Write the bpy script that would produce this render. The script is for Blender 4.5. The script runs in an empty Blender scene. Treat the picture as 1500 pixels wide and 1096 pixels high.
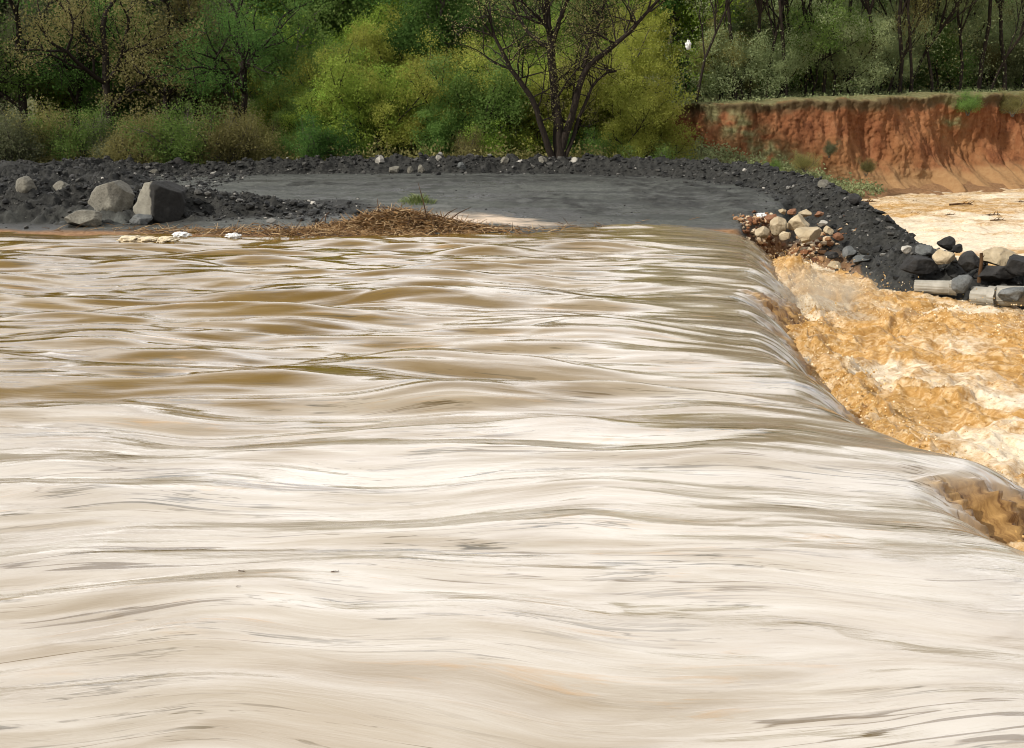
import bpy, math, random
import numpy as np
R = math.radians
rng = np.random.default_rng(7)
scene = bpy.context.scene
COL = scene.collection

# ------------------------------------------------------------------ camera
CAM_H, PITCH, FPX = 3.2, 13.9, 1608.0
cam_d = bpy.data.cameras.new("camera"); cam = bpy.data.objects.new("camera", cam_d); COL.objects.link(cam)
cam.location = (0, 0, CAM_H); cam.rotation_euler = (R(90-PITCH), 0, 0)
cam_d.sensor_width = 36; cam_d.lens = 36*FPX/1500; cam_d.clip_start = .05; cam_d.clip_end = 2000
scene.camera = cam
CP, SP = math.cos(R(PITCH)), math.sin(R(PITCH))
def ray(px, py):
    a, b = (px-750)/FPX, (548-py)/FPX
    return (a, CP+b*SP, -SP+b*CP)
def at(px, py, z):                       # where a sight line meets the level z
    d = ray(px, py); t = (z-CAM_H)/d[2]; return (d[0]*t, d[1]*t, z)
def atY(px, py, Y):                      # where a sight line meets the distance Y
    d = ray(px, py); t = Y/d[1]; return (d[0]*t, Y, CAM_H+d[2]*t)

# ------------------------------------------------------------------ numeric helpers
PERM = np.random.default_rng(3).permutation(512).astype(np.int64)
_g = np.random.default_rng(5).uniform(0, 2*np.pi, 512); G2 = np.stack([np.cos(_g), np.sin(_g)], 1)
def perlin(x, y, seed=0):
    x = np.asarray(x, float); y = np.asarray(y, float)
    xi = np.floor(x).astype(np.int64); yi = np.floor(y).astype(np.int64)
    fx, fy = x-xi, y-yi
    u = fx*fx*fx*(fx*(fx*6-15)+10); v = fy*fy*fy*(fy*(fy*6-15)+10)
    def g(ix, iy, dx, dy):
        h = PERM[(PERM[(ix+seed*37) & 511]+iy+seed*11) & 511]
        return G2[h, 0]*dx+G2[h, 1]*dy
    a = g(xi, yi, fx, fy); b = g(xi+1, yi, fx-1, fy); c = g(xi, yi+1, fx, fy-1); d = g(xi+1, yi+1, fx-1, fy-1)
    return (a+u*(b-a)+v*((c+u*(d-c))-(a+u*(b-a))))*1.5
def fbm(x, y, o=4, seed=0, gain=.5, lac=2.03):
    s, a, f = 0, 1, 1
    for k in range(o):
        s = s+a*perlin(x*f, y*f, seed+k); a *= gain; f *= lac
    return s
def billow(x, y, o=4, seed=0, gain=.55):
    s, a, f = 0, 1, 1
    for k in range(o):
        s = s+a*(.5-2*np.abs(perlin(x*f, y*f, seed+k))); a *= gain; f *= 2.07
    return s
def sst(a, b, x):
    t = np.clip((x-a)/(b-a), 0, 1); return t*t*(3-2*t)
def interp(x, pts):
    p = np.array(pts, float); return np.interp(x, p[:, 0], p[:, 1])
def polydist(x, y, pts):                 # distance to a polyline and the third value along it
    best = np.full(np.shape(x), 1e9); val = np.zeros(np.shape(x)); side = np.zeros(np.shape(x))
    for (ax, ay, az), (bx, by, bz) in zip(pts[:-1], pts[1:]):
        dx, dy = bx-ax, by-ay
        t = np.clip(((x-ax)*dx+(y-ay)*dy)/(dx*dx+dy*dy), 0, 1)
        d = np.hypot(x-ax-t*dx, y-ay-t*dy); m = d < best
        best = np.where(m, d, best); val = np.where(m, az+t*(bz-az), val)
        side = np.where(m, np.sign(dx*(y-ay)-dy*(x-ax)), side)
    return best, val, side

# ------------------------------------------------------------------ mesh helpers
def mesh(name, V, F, mat=None, smooth=True, attr=None, uv=None):
    V = np.asarray(V, np.float32)
    if not isinstance(F, list): F = [F]
    F = [np.asarray(f, np.int32) for f in F if len(f)]
    me = bpy.data.meshes.new(name)
    me.vertices.add(len(V)); me.vertices.foreach_set('co', V.ravel())
    idx = np.concatenate([f.ravel() for f in F]); tot = np.concatenate([np.full(len(f), f.shape[1], np.int32) for f in F])
    st = np.concatenate([[0], np.cumsum(tot)[:-1]]).astype(np.int32)
    me.loops.add(len(idx)); me.loops.foreach_set('vertex_index', idx)
    me.polygons.add(len(tot)); me.polygons.foreach_set('loop_start', st)
    me.update(calc_edges=True)
    me.polygons.foreach_set('use_smooth', np.full(len(tot), smooth, bool))
    if attr is not None:
        a = me.color_attributes.new('mask', 'FLOAT_COLOR', 'POINT')
        c = np.ones((len(V), 4), np.float32); c[:, :attr.shape[1]] = attr
        a.data.foreach_set('color', c.ravel())
    if uv is not None:
        l = me.uv_layers.new(name='flow'); l.data.foreach_set('uv', np.asarray(uv, np.float32)[idx].ravel())
    if mat: me.materials.append(mat)
    me.update()
    return me
def link(name, me, parent=None, loc=(0, 0, 0)):
    o = bpy.data.objects.new(name, me); COL.objects.link(o); o.location = loc
    if parent: o.parent = parent
    return o
def tag(o, label, cat=None, group=None, kind=None):
    o['label'] = label
    if cat: o['category'] = cat
    if group: o['group'] = group
    if kind: o['kind'] = kind
    return o
def grid_faces(nx, ny):
    i = np.arange(nx*ny).reshape(ny, nx)
    return np.stack([i[:-1, :-1], i[:-1, 1:], i[1:, 1:], i[1:, :-1]], -1).reshape(-1, 4)
def axis(*segs):
    out = []
    for a, b, s in segs: out.append(np.arange(a, b, s))
    out.append([segs[-1][1]]); return np.concatenate(out)

# ------------------------------------------------------------------ materials
class NT:
    def __init__(s, name):
        s.m = bpy.data.materials.new(name); s.m.use_nodes = True; s.t = s.m.node_tree; s.t.nodes.clear()
        s.out = s.n('ShaderNodeOutputMaterial')
    def n(s, typ, **kw):
        x = s.t.nodes.new(typ)
        for k, v in kw.items():
            if hasattr(x, k) and not isinstance(v, tuple) or k in ('operation', 'blend_type', 'data_type'): setattr(x, k, v)
        return x
    def l(s, a, b): s.t.links.new(a, b)
    def coord(s, kind='Object', scale=(1, 1, 1), rot=(0, 0, 0)):
        c = s.n('ShaderNodeTexCoord'); m = s.n('ShaderNodeMapping'); m.inputs['Scale'].default_value = scale; m.inputs['Rotation'].default_value = rot
        s.l(c.outputs[kind], m.inputs['Vector']); return m.outputs[0]
    def uv(s, scale=(1, 1, 1)):
        c = s.n('ShaderNodeUVMap'); c.uv_map = 'flow'; m = s.n('ShaderNodeMapping'); m.inputs['Scale'].default_value = scale
        s.l(c.outputs[0], m.inputs['Vector']); return m.outputs[0]
    def noise(s, vec, scale=1, detail=5, rough=.55, dist=0):
        x = s.n('ShaderNodeTexNoise'); x.inputs['Scale'].default_value = scale; x.inputs['Detail'].default_value = detail
        x.inputs['Roughness'].default_value = rough; x.inputs['Distortion'].default_value = dist; s.l(vec, x.inputs['Vector']); return x.outputs[0]
    def ramp(s, fac, *stops, interp='LINEAR'):
        x = s.n('ShaderNodeValToRGB'); e = x.color_ramp.elements; x.color_ramp.interpolation = interp
        while len(e) < len(stops): e.new(.5)
        for k, (p, c) in enumerate(stops):
            e[k].position = p; e[k].color = (c, c, c, 1) if isinstance(c, (int, float)) else (*c, 1)
        s.l(fac, x.inputs[0]); return x.outputs[0]
    def mix(s, fac, a, b, mode='MIX'):
        x = s.n('ShaderNodeMix'); x.data_type = 'RGBA'; x.blend_type = mode
        for sock, v in ((x.inputs[0], fac), (x.inputs[6], a), (x.inputs[7], b)):
            if isinstance(v, bpy.types.NodeSocket): s.l(v, sock)
            elif isinstance(v, tuple): sock.default_value = (*v, 1)
            else: sock.default_value = v
        return x.outputs[2]
    def math(s, op, a, b=0, clamp=False):
        x = s.n('ShaderNodeMath'); x.operation = op; x.use_clamp = clamp
        for sock, v in ((x.inputs[0], a), (x.inputs[1], b)):
            if isinstance(v, bpy.types.NodeSocket): s.l(v, sock)
            else: sock.default_value = v
        return x.outputs[0]
    def mask(s):
        a = s.n('ShaderNodeVertexColor'); a.layer_name = 'mask'; x = s.n('ShaderNodeSeparateColor'); s.l(a.outputs[0], x.inputs[0]); s.alpha = a.outputs[1]; return x.outputs
    def bump(s, h, strength=.5, dist=.02, prev=None):
        b = s.n('ShaderNodeBump'); b.inputs['Strength'].default_value = strength; b.inputs['Distance'].default_value = dist
        s.l(h, b.inputs['Height'])
        if prev: s.l(prev, b.inputs['Normal'])
        return b.outputs[0]
    def island(s): return s.n('ShaderNodeNewGeometry').outputs['Random Per Island']
    def bsdf(s, color, rough=.8, normal=None, spec=.5, ior=1.45):
        p = s.n('ShaderNodeBsdfPrincipled')
        for k, v in (('Base Color', color), ('Roughness', rough), ('Specular IOR Level', spec), ('IOR', ior)):
            if isinstance(v, bpy.types.NodeSocket): s.l(v, p.inputs[k])
            elif isinstance(v, tuple): p.inputs[k].default_value = (*v, 1)
            else: p.inputs[k].default_value = v
        if normal: s.l(normal, p.inputs['Normal'])
        return p.outputs[0]
    def done(s, sh): s.l(sh, s.out.inputs[0]); return s.m

def leaf_mat(name, c1, c2, c3=None, trans=.5):
    t = NT(name); r = t.island()
    o = t.n('ShaderNodeObjectInfo')
    big = t.noise(t.coord('Object'), .8, 4)
    mid = tuple((x+y)/2 for x, y in zip(c1, c2)); hi = tuple(x*.7+y*.3 for x, y in zip(c2, c3 or c2))
    col = t.ramp(r, (0, mid), (.6, c2), (1, hi))
    col = t.mix(t.ramp(big, (.38, .65), (.6, 0.)), col, c1)
    hs = t.n('ShaderNodeHueSaturation')
    t.l(t.math('MULTIPLY_ADD', o.outputs['Random'], .02), hs.inputs['Hue'])
    x = hs.inputs['Hue'].links[0].from_node; x.inputs[2].default_value = .49
    v = t.n('ShaderNodeMath'); v.operation = 'MULTIPLY_ADD'; t.l(o.outputs['Random'], v.inputs[0]); v.inputs[1].default_value = .55; v.inputs[2].default_value = .72
    t.l(v.outputs[0], hs.inputs['Value']); t.l(col, hs.inputs['Color']); col = hs.outputs[0]
    d = t.bsdf(col, .75, spec=.08)
    tr = t.n('ShaderNodeBsdfTranslucent'); t.l(col, tr.inputs[0])
    m = t.n('ShaderNodeMixShader'); m.inputs[0].default_value = trans; t.l(d, m.inputs[1]); t.l(tr.outputs[0], m.inputs[2])
    return t.done(m.outputs[0])
def bark_mat(name, c1, c2):
    t = NT(name); n = t.noise(t.coord('Object', (6, 6, 1.2)), 3, 6, .65)
    return t.done(t.bsdf(t.mix(t.ramp(n, (.35, 0.), (.7, 1.)), c1, c2), .9, t.bump(n, .6, .03), spec=.2))
def rock_mat(name, c1, c2, dark=.6):
    t = NT(name); co = t.coord('Object')
    n = t.noise(co, 2.2, 8, .62); f = t.noise(co, 18, 6, .7); o = t.n('ShaderNodeObjectInfo')
    c = t.mix(t.ramp(n, (.35, 0.), (.68, 1.)), c1, c2)
    c = t.mix(t.ramp(f, (.46, 0.), (.68, dark)), c, (.03, .026, .022))
    c = t.mix(t.ramp(t.noise(co, 1.1, 5, .6, .5), (.48, 0.), (.6, .6)), c, tuple(a*.42 for a in c1))
    k = t.math('MULTIPLY', o.outputs['Random'], .35)
    c = t.mix(k, c, tuple(a*.55 for a in c1))
    b = t.bump(f, .55, .03); b = t.bump(n, .7, .12, b)
    return t.done(t.bsdf(c, .85, b, spec=.3))

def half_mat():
    t = NT('half_shade_rock'); co = t.coord('Object'); n = t.noise(co, 2.2, 8, .62); f = t.noise(co, 14, 6, .7)
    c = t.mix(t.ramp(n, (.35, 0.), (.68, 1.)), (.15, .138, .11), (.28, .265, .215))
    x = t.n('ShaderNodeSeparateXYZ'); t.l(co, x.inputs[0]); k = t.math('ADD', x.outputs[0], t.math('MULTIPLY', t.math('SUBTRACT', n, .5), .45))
    c = t.mix(t.ramp(t.math('ADD', k, .15), (.02, 0.), (.08, 1.)), c, t.mix(f, (.008, .008, .008), (.04, .038, .034)))  # right half blackened in the colour to stand for its shaded side
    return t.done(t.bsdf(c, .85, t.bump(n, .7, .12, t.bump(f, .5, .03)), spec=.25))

def make_ground_mat():
    t = NT('ground_soil'); m = t.mask(); co = t.coord('Object')
    n = t.noise(co, .5, 6); f = t.noise(co, 7, 8, .68); g = t.noise(co, 28, 4, .7)
    coal = t.mix(t.ramp(f, (.3, 0.), (.72, 1.)), (.036, .037, .033), (.115, .119, .104))
    coal = t.mix(t.ramp(n, (.4, 0.), (.65, .55)), coal, (.09, .095, .083))
    coal = t.mix(t.ramp(g, (.66, 0.), (.74, .5)), coal, (.2, .195, .18))
    tr = t.noise(t.coord('Object', (.16, 1.2, 1), (0, 0, R(5))), 1.2, 5, .6, .8)
    coal = t.mix(t.ramp(tr, (.40, .75), (.5, 0.)), coal, (.04, .042, .037))
    coal = t.mix(t.ramp(tr, (.58, 0.), (.70, .7)), coal, (.15, .152, .138))
    coal = t.mix(t.alpha, coal, t.mix(t.ramp(f, (.35, 0.), (.7, 1.)), (.011, .011, .010), (.048, .047, .041)))
    mud = t.mix(t.ramp(f, (.3, 0.), (.7, 1.)), (.16, .075, .03), (.33, .19, .09))
    grass = t.mix(t.ramp(f, (.32, 0.), (.68, 1.)), (.045, .055, .018), (.15, .14, .055))
    silt = t.mix(f, (.45, .33, .22), (.68, .56, .44))
    c = t.mix(m['Red'], mud, coal); c = t.mix(m['Green'], c, grass); c = t.mix(m['Blue'], c, silt)
    h = t.math('ADD', f, t.math('MULTIPLY', g, .4))
    pud = t.math('MULTIPLY', t.ramp(t.noise(t.coord('Object', (.22, .8, 1)), 1, 4, .55, .6), (.53, 0.), (.58, 1.)), t.math('MULTIPLY', m['Red'], t.math('SUBTRACT', 1, t.alpha)))
    c = t.mix(pud, c, (.035, .034, .028))
    rg = t.math('SUBTRACT', t.ramp(n, (.35, .75), (.6, .95)), t.math('MULTIPLY', pud, .58))
    return t.done(t.bsdf(c, rg, t.bump(h, .7, .06), spec=.3))

def make_cliff_mat():
    t = NT('red_earth'); m = t.mask()
    v = t.noise(t.coord('Object', (1.5, 1.5, .42)), 1.3, 9, .68, .3); f = t.noise(t.coord('Object'), 5, 8, .7); n = t.noise(t.coord('Object'), .35, 5)
    c = t.ramp(v, (.3, (.075, .027, .013)), (.5, (.205, .08, .034)), (.74, (.32, .155, .075)))
    c = t.mix(t.ramp(n, (.45, 0.), (.62, .5)), c, (.30, .15, .06))
    c = t.mix(t.ramp(f, (.55, 0.), (.75, .6)), c, (.06, .022, .012))
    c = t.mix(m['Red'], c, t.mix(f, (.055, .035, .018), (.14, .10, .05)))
    c = t.mix(m['Green'], c, t.mix(t.ramp(f, (.35, 0.), (.65, 1.)), (.10, .095, .035), (.24, .22, .11)))
    c = t.mix(m['Blue'], c, t.mix(f, (.22, .11, .045), (.40, .25, .12)))
    return t.done(t.bsdf(c, .95, t.bump(f, .8, .12), spec=.15))

def make_flood_mat():
    t = NT('silty_flood_water'); m = t.mask()
    s0 = t.noise(t.uv((.2, .9, 1)), 1, 4, .55, .5)
    s1 = t.noise(t.uv((.5, 2.6, 1)), 1, 5, .6, .8); s2 = t.noise(t.uv((.8, 6, 1)), 1, 6, .62, 1.2); s3 = t.noise(t.uv((1.8, 15, 1)), 1, 5, .62, 1.)
    deep = t.mix(t.ramp(s1, (.35, 0.), (.7, 1.)), (.125, .070, .006), (.175, .105, .016))
    pale = t.mix(t.ramp(s1, (.35, 0.), (.7, 1.)), (.345, .288, .216), (.405, .354, .282))
    a = t.math('ADD', m['Red'], t.math('MULTIPLY', t.math('SUBTRACT', s1, .5), .5), True)
    c = t.mix(a, deep, pale)
    c = t.mix(t.math('MULTIPLY', t.ramp(s2, (.57, 0.), (.68, .6)), t.ramp(s0, (.48, 0.), (.6, 1.))), c, (.36, .21, .075))
    # dark reflections on wave backs painted in as thin streaks along the flow
    def lines(sc, w, seed):
        n = t.noise(t.uv(sc), 1, 4, .55, .35); d = t.math('ABSOLUTE', t.math('SUBTRACT', n, .5))
        brk = t.noise(t.uv((sc[0]*1.6+seed, sc[1]*.6, 1)), 1, 5, .62, .3)
        wid = t.math('MULTIPLY', t.ramp(brk, (.48, 0.), (.64, 1.)), w)
        return t.math('MULTIPLY', t.math('MULTIPLY', t.math('SUBTRACT', wid, d), 2.6/w), 1, True)
    cl = t.ramp(t.noise(t.uv((.32, 1.3, 1)), 1, 4, .6, .6), (.46, .12), (.62, 1.))
    c = t.mix(t.math('MULTIPLY', lines((.24, 5.5, 1), .032, .01), cl), c, (.06, .042, .014))
    c = t.mix(t.math('MULTIPLY', lines((.6, 9, 1), .035, .02), cl), c, (.09, .063, .022))
    c = t.mix(t.math('MULTIPLY', lines((.13, 2.2, 1), .019, .03), .9), c, (.10, .06, .016))
    torn = t.mix(t.ramp(s3, (.35, 0.), (.62, 1.)), (.13, .055, .01), (.46, .27, .09))
    c = t.mix(m['Green'], c, torn)
    b = t.bump(s2, .12, .045); b = t.bump(s3, .05, .018, b)
    ro = t.math('MULTIPLY_ADD', m['Green'], .55); ro.node.inputs[2].default_value = .03
    return t.done(t.bsdf(c, ro, b, spec=.5, ior=1.45))

def make_river_mat():
    t = NT('churning_brown_water'); m = t.mask(); co = t.coord('Object')
    w = t.noise(co, 1.1, 4, .6, 1.); f = t.noise(t.coord('Object', (.8, 1.25, 1)), 8, 8, .7, .6); g = t.noise(t.coord('Object', (11, 17, 11)), 1, 6, .72)
    brown = t.mix(t.ramp(f, (.35, 0.), (.65, 1.)), (.33, .165, .037), (.58, .35, .118))
    foam = t.mix(f, (.64, .49, .28), (.82, .74, .61))
    a = t.math('ADD', m['Red'], t.math('MULTIPLY', t.math('SUBTRACT', f, .5), 2.4), True)
    c = t.mix(a, brown, foam)
    c = t.mix(t.ramp(g, (.58, 0.), (.67, .7)), c, (.17, .075, .015))
    b = t.bump(f, .5, .08); b = t.bump(g, .7, .035, b)
    return t.done(t.bsdf(c, .42, b, spec=.4, ior=1.33))

M = {}
M['ground'] = make_ground_mat(); M['cliff'] = make_cliff_mat(); M['flood'] = make_flood_mat(); M['river'] = make_river_mat()
M['leaf_bright'] = leaf_mat('bright_leaves', (.163, .260, .035), (.325, .439, .073), (.552, .585, .163))
M['leaf_yellow'] = leaf_mat('yellow_green_leaves', (.230, .273, .043), (.403, .431, .086), (.604, .575, .186))
M['leaf_mid'] = leaf_mat('mid_green_leaves', (.092, .173, .036), (.192, .292, .073), (.365, .437, .163))
M['leaf_dark'] = leaf_mat('deep_green_leaves', (.046, .111, .026), (.111, .208, .046), (.208, .299, .104))
M['leaf_grey'] = leaf_mat('grey_green_leaves', (.187, .220, .099), (.363, .418, .198), (.550, .594, .352), .45)
M['leaf_brown'] = leaf_mat('dry_brown_leaves', (.085, .095, .045), (.18, .19, .10), (.34, .35, .23))
M['leaf_olive'] = leaf_mat('olive_buds', (.169, .156, .052), (.286, .260, .098), (.468, .442, .234))
M['bark_dark'] = bark_mat('dark_bark', (.012, .009, .007), (.04, .03, .022))
M['bark_grey'] = bark_mat('grey_bark', (.05, .042, .032), (.13, .115, .09))
M['rock_grey'] = rock_mat('grey_rock', (.15, .138, .11), (.27, .255, .205))
M['rock_half_shade'] = half_mat()
M['rock_tan'] = rock_mat('tan_rock', (.36, .28, .17), (.60, .50, .34), .25)
M['rock_black'] = rock_mat('black_rock', (.02, .019, .018), (.05, .048, .045), .5)
M['rock_slate'] = rock_mat('slate_rock', (.1, .105, .1), (.2, .205, .2))
M['rock_pale'] = rock_mat('pale_rock', (.32, .30, .25), (.52, .49, .43), .3)
M['rock_red'] = rock_mat('reddish_rock', (.17, .07, .035), (.36, .2, .11), .25)
def rubble_mat():
    t = NT('coal_rubble'); r = t.island(); f = t.noise(t.coord('Object'), 20, 4)
    c = t.ramp(r, (0, (.008, .008, .007)), (.7, (.026, .025, .022)), (.93, (.065, .062, .054)), (.985, (.2, .19, .17)), (1, (.42, .39, .34)))
    return t.done(t.bsdf(c, .75, t.bump(f, .5, .02), spec=.4))
M['rubble'] = rubble_mat()
def red_gravel():
    t = NT('red_gravel'); r = t.island(); f = t.noise(t.coord('Object'), 20, 4)
    return t.done(t.bsdf(t.ramp(r, (0, (.05, .02, .01)), (.35, (.2, .085, .035)), (.6, (.36, .22, .11)), (1, (.6, .5, .35))), .8, t.bump(f, .5, .02), spec=.3))
M['red_gravel'] = red_gravel()
def reed_mat(name, a, b, c):
    t = NT(name); r = t.island(); return t.done(t.bsdf(t.ramp(r, (0, a), (.6, b), (1, c)), .7, spec=.3))
M['reed'] = reed_mat('dry_reeds', (.055, .026, .009), (.24, .13, .047), (.54, .39, .21))
M['blade'] = reed_mat('green_blades', (.06, .09, .02), (.13, .17, .045), (.25, .27, .12))
M['wood'] = bark_mat('wet_wood', (.035, .018, .008), (.12, .065, .03))
def concrete():
    t = NT('wet_concrete'); co = t.coord('Object'); n = t.noise(co, 3, 7, .6); f = t.noise(co, 30, 5)
    c = t.mix(t.ramp(n, (.35, 0.), (.7, 1.)), (.18, .165, .13), (.36, .335, .28)); return t.done(t.bsdf(c, .55, t.bump(f, .3, .01)))
M['concrete'] = concrete()
def simple(name, c, r=.5):
    t = NT(name); n = t.noise(t.coord('Object'), 9, 4); return t.done(t.bsdf(t.mix(n, tuple(x*.75 for x in c), c), r, t.bump(n, .3, .02)))
M['white_plastic'] = simple('white_plastic', (.8, .8, .78), .4)
M['foam'] = simple('cream_foam', (.66, .55, .37), .7)
M['spray'] = reed_mat('muddy_spray', (.35, .19, .05), (.6, .4, .16), (.85, .74, .55))

# ------------------------------------------------------------------ plan of the place
def lip(y): return interp(y, [(-8, 5.2), (4, 4.9), (7.4, 4.1), (8.4, 3.6), (9.1, 3.45), (9.45, 3.6), (9.8, 4.2), (10.15, 4.35), (10.7, 3.95), (11.5, 3.5), (12.3, 3.35), (14, 3.4), (16, 3.55), (18.6, 3.8), (19.6, 4.0), (20.6, 4.55), (22, 4.75), (25, 5.2), (28, 5.75), (31, 6.2)])
BERM = [(-30, 43, .6), (-19, 43, .65), (-13.4, 45, .9), (-7.2, 46, 1.08), (1.4, 46, 1.14), (6.8, 43.6, 1.12), (9.1, 38.5, 1.1), (9.55, 34, .86), (9.7, 31, .54), (9.8, 27, -.06), (10.3, 25, -.28), (11.4, 23.9, -.42), (14, 22, -.7), (18, 20, -1.0)]
MOUND = [(-30, 31, .98), (-16, 31, .98), (-10, 31, .95), (-7.6, 31, .75), (-5.4, 31, .35)]
CLIFF = [(3.5, 60), (6, 55.5), (8.6, 52.8), (12, 52.6), (16.5, 53.4), (22, 55.8), (27, 58), (34, 60), (45, 62), (75, 66)]
def shore(x): return interp(x, [(-40, 28.6), (-14, 28.5), (-9, 27.8), (-7, 27.2), (-2, 27.2), (1, 28.4), (3.5, 29.9), (5.7, 30.5), (6.6, 29.5), (9, 30.5)])
def cliff_y(x): return interp(x, CLIFF)
def cliff_top(x): return interp(x, [(4, 2.9), (8, 3.15), (16, 3.45), (27, 3.75), (75, 4.2)])

def ground_h(x, y, detail=True):
    x = np.asarray(x, float); y = np.asarray(y, float)
    base = -1.7+.15*fbm(x/3, y/3, 3, 40)
    # causeway bed under the flood, and the near bank the picture is taken from
    bed = np.where(x < lip(y)-.35, -.5, -9)
    bed = np.where(y < 30, bed, -9)
    h = np.maximum(base, bed)
    near = 1.3*sst(2.2, -1.0, y)-1.7*sst(-1.0, 2.2, y)
    h = np.maximum(h, np.where(y < 2.2, near, -9))
    # track plateau
    zp = np.clip(.085*(y-shore(x)), -.5, .42)+.03*fbm(x/2.5, y/1.2, 3, 11)
    bend = .012*(x+2)**2
    for yy_, a_, w2 in ((37.2, .10, .22), (36.5, -.07, .3), (39.6, .08, .2), (39.0, -.06, .28), (34.3, .06, .2), (33.7, -.05, .3)):
        zp = zp+a_*np.exp(-((y-yy_+bend+.25*perlin(x/2.2, y*0+yy_, 12))/w2)**2)*(.6+.9*perlin(x/1.6, y*0+yy_*3, 13)) *(y > 29)
    zp = zp+.035*fbm(x/.5, y/.3, 3, 14)*sst(29, 31, y)
    edge = np.minimum(interp(y, [(20, 3.4), (26, 4.4), (28.6, 5.2), (29.6, 6.1), (30.4, 6.9), (32, 7.7), (35, 8.8), (40, 8.6), (46, 5)])-x, 46.5-y)
    plat = base+(zp-base)*sst(-1.0, .1, edge+.25*fbm(x/.8, y/.8, 2, 15))
    plat = np.where(y > 24, plat, -9)
    h = np.where((x > lip(y)-.3) | (y > 28.5), np.maximum(h, plat), np.maximum(h, np.minimum(plat, zp)))
    # rubble ridge round the outer edge and the mound at the water side
    rough = (.20*billow(x/1.1, y/1.1, 4, 21)+.06*billow(x/.24, y/.24, 2, 25)) if detail else 0
    d, zc, sd = polydist(x, y, BERM)
    rid = zc+.06-.72*np.sqrt(d*d+.06)+rough*(.5+.5*np.exp(-d))
    h = np.maximum(h, rid)
    d2, zc2, _ = polydist(x, y, MOUND)
    mnd = zc2+.12-.55*np.sqrt(d2*d2+.15)+rough*1.15
    h = np.maximum(h, mnd)
    w_ = sst(.2, 1.6, -.31*y-x)*sst(30.5, 32, y)*sst(47, 45, y)
    heap = .72+.25*fbm(x/2.2, y/2.2, 3, 44)+rough*1.5
    h = np.where(w_ > 0, np.maximum(h, zp+(heap-zp)*w_), h)
    # forest floor behind the ridge, higher ground behind the red bank
    fl = .55+.035*np.clip(y-46, 0, 60)+.12*fbm(x/3, y/3, 3, 31)
    left = sst(6.5, 3.5, x-.25*(y-48)*sst(48, 54, y))*sst(44.5, 47.5, y)
    h = np.where(left > 0, h*(1-left)+np.maximum(h, fl)*left, h)
    # foot of the red bank
    dc = y-cliff_y(x)
    foot = -1.25+.55*sst(-4.5, .2, dc)+.22*fbm(x/1.5, y/1.5, 3, 35)
    foot = np.where((dc > -5) & (x > 3), foot, -9)
    h = np.maximum(h, foot)
    tal = 1.25-.33*np.hypot((x-8.6)/1.25, (y-51.6)/.75)+.18*fbm(x/1.2, y/1.2, 3, 36)
    h = np.maximum(h, np.where(y > 40, tal, -9))
    top = cliff_top(x)-.06+.03*np.clip(dc-2, 0, 12)+.02*np.clip(dc-14, 0, 90)
    k = sst(1.7, 2.5, dc)*sst(3.5, 6.5, x)
    h = h*(1-k)+np.maximum(top, h)*k
    hill = 11*sst(78, 150, y)
    return h+hill

# ------------------------------------------------------------------ ground
gx = axis((-160, -40, 6), (-40, -18, .5), (-18, 12.5, .062), (12.5, 32, .3), (32, 160, 5))
gy = axis((-30, 1, 1.2), (1, 26, .35), (26, 48, .062), (48, 64, .22), (64, 100, .8), (100, 260, 8))
X, Y = np.meshgrid(gx, gy); Z = ground_h(X, Y)
dB, zB, sB = polydist(X, Y, BERM)
nz = fbm(X/1.3, Y/1.3, 3, 50)
coal = sst(27.6, 28.2, Y-.15*nz-(shore(X)-28.6)*.9-.75*sst(-1.5, -3, X))*sst(47.8, 46.6, Y+nz*.5)*sst(11.5, 10.3, X-(Y < 27)*6)
coal = np.maximum(coal, sst(2.6, 1.7, dB+.4*nz)*(Y > 20))
coal *= 1-.95*np.exp(-(((X-7.3)/.95)**2+((Y-29.9)/.8)**2)**2)*np.clip(.75+nz, 0, 1)
coal *= 1-sst(.1, .9, -(Z+.15)+.3*nz)*(X > 5.8)*(X < 8.6)*(Y < 32.5)*.9
grass = np.maximum(sst(46.8, 48.5, Y+nz*.7)*(X < 9), (Y-cliff_y(X) > 1.4)*1.0)
tal = np.hypot((X-9)/1.4, (Y-49.5)/.95)
grass = np.maximum(grass, sst(4.2, 2.2, tal+.9*nz)*(Y > 42)*(dB > 1.2)*.85)
silt = np.exp(-(((X+.6)/1.5)**2+((Y-29.4)/.75)**2))*1.5*(.75+.6*fbm(X/.7, Y/.3, 3, 51))
silt = np.clip(silt, 0, 1)*(Y < 33)
dM = polydist(X, Y, MOUND)[0]
loose = np.maximum(np.maximum(sst(0, 1, -.31*Y-X+.5*nz)*(Y > 30), sst(2.0, 1.0, dB+.3*nz)), sst(2.0, 1.1, dM+.3*nz))
for line in ([(860, 262), (905, 266), (945, 276), (975, 291)], [(880, 258), (930, 263), (975, 275), (1010, 290)], [(640, 267), (700, 264), (790, 266), (850, 262)], [(430, 271), (500, 270), (580, 272)], [(760, 292), (810, 288), (860, 296)], [(560, 262), (680, 259), (800, 259)], [(1000, 268), (1060, 282), (1100, 300)]):
    dt, _, _ = polydist(X, Y, [at(a_, b_, .42) for a_, b_ in line])
    loose = np.maximum(loose, .95*np.exp(-((dt+.25*nz)/.85)**2)*np.clip(.8+1.2*fbm(X/.6, Y/.5, 3, 52), 0, 1)*(dB > 1.2))
G = mesh('ground', np.stack([X, Y, Z], -1).reshape(-1, 3), grid_faces(len(gx), len(gy)), M['ground'], True, np.stack([coal, grass, silt, loose], -1).reshape(-1, 4))
tag(link('ground', G), 'black coal gravel track, muddy shore and leafy forest floor', 'ground', kind='structure')

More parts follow.
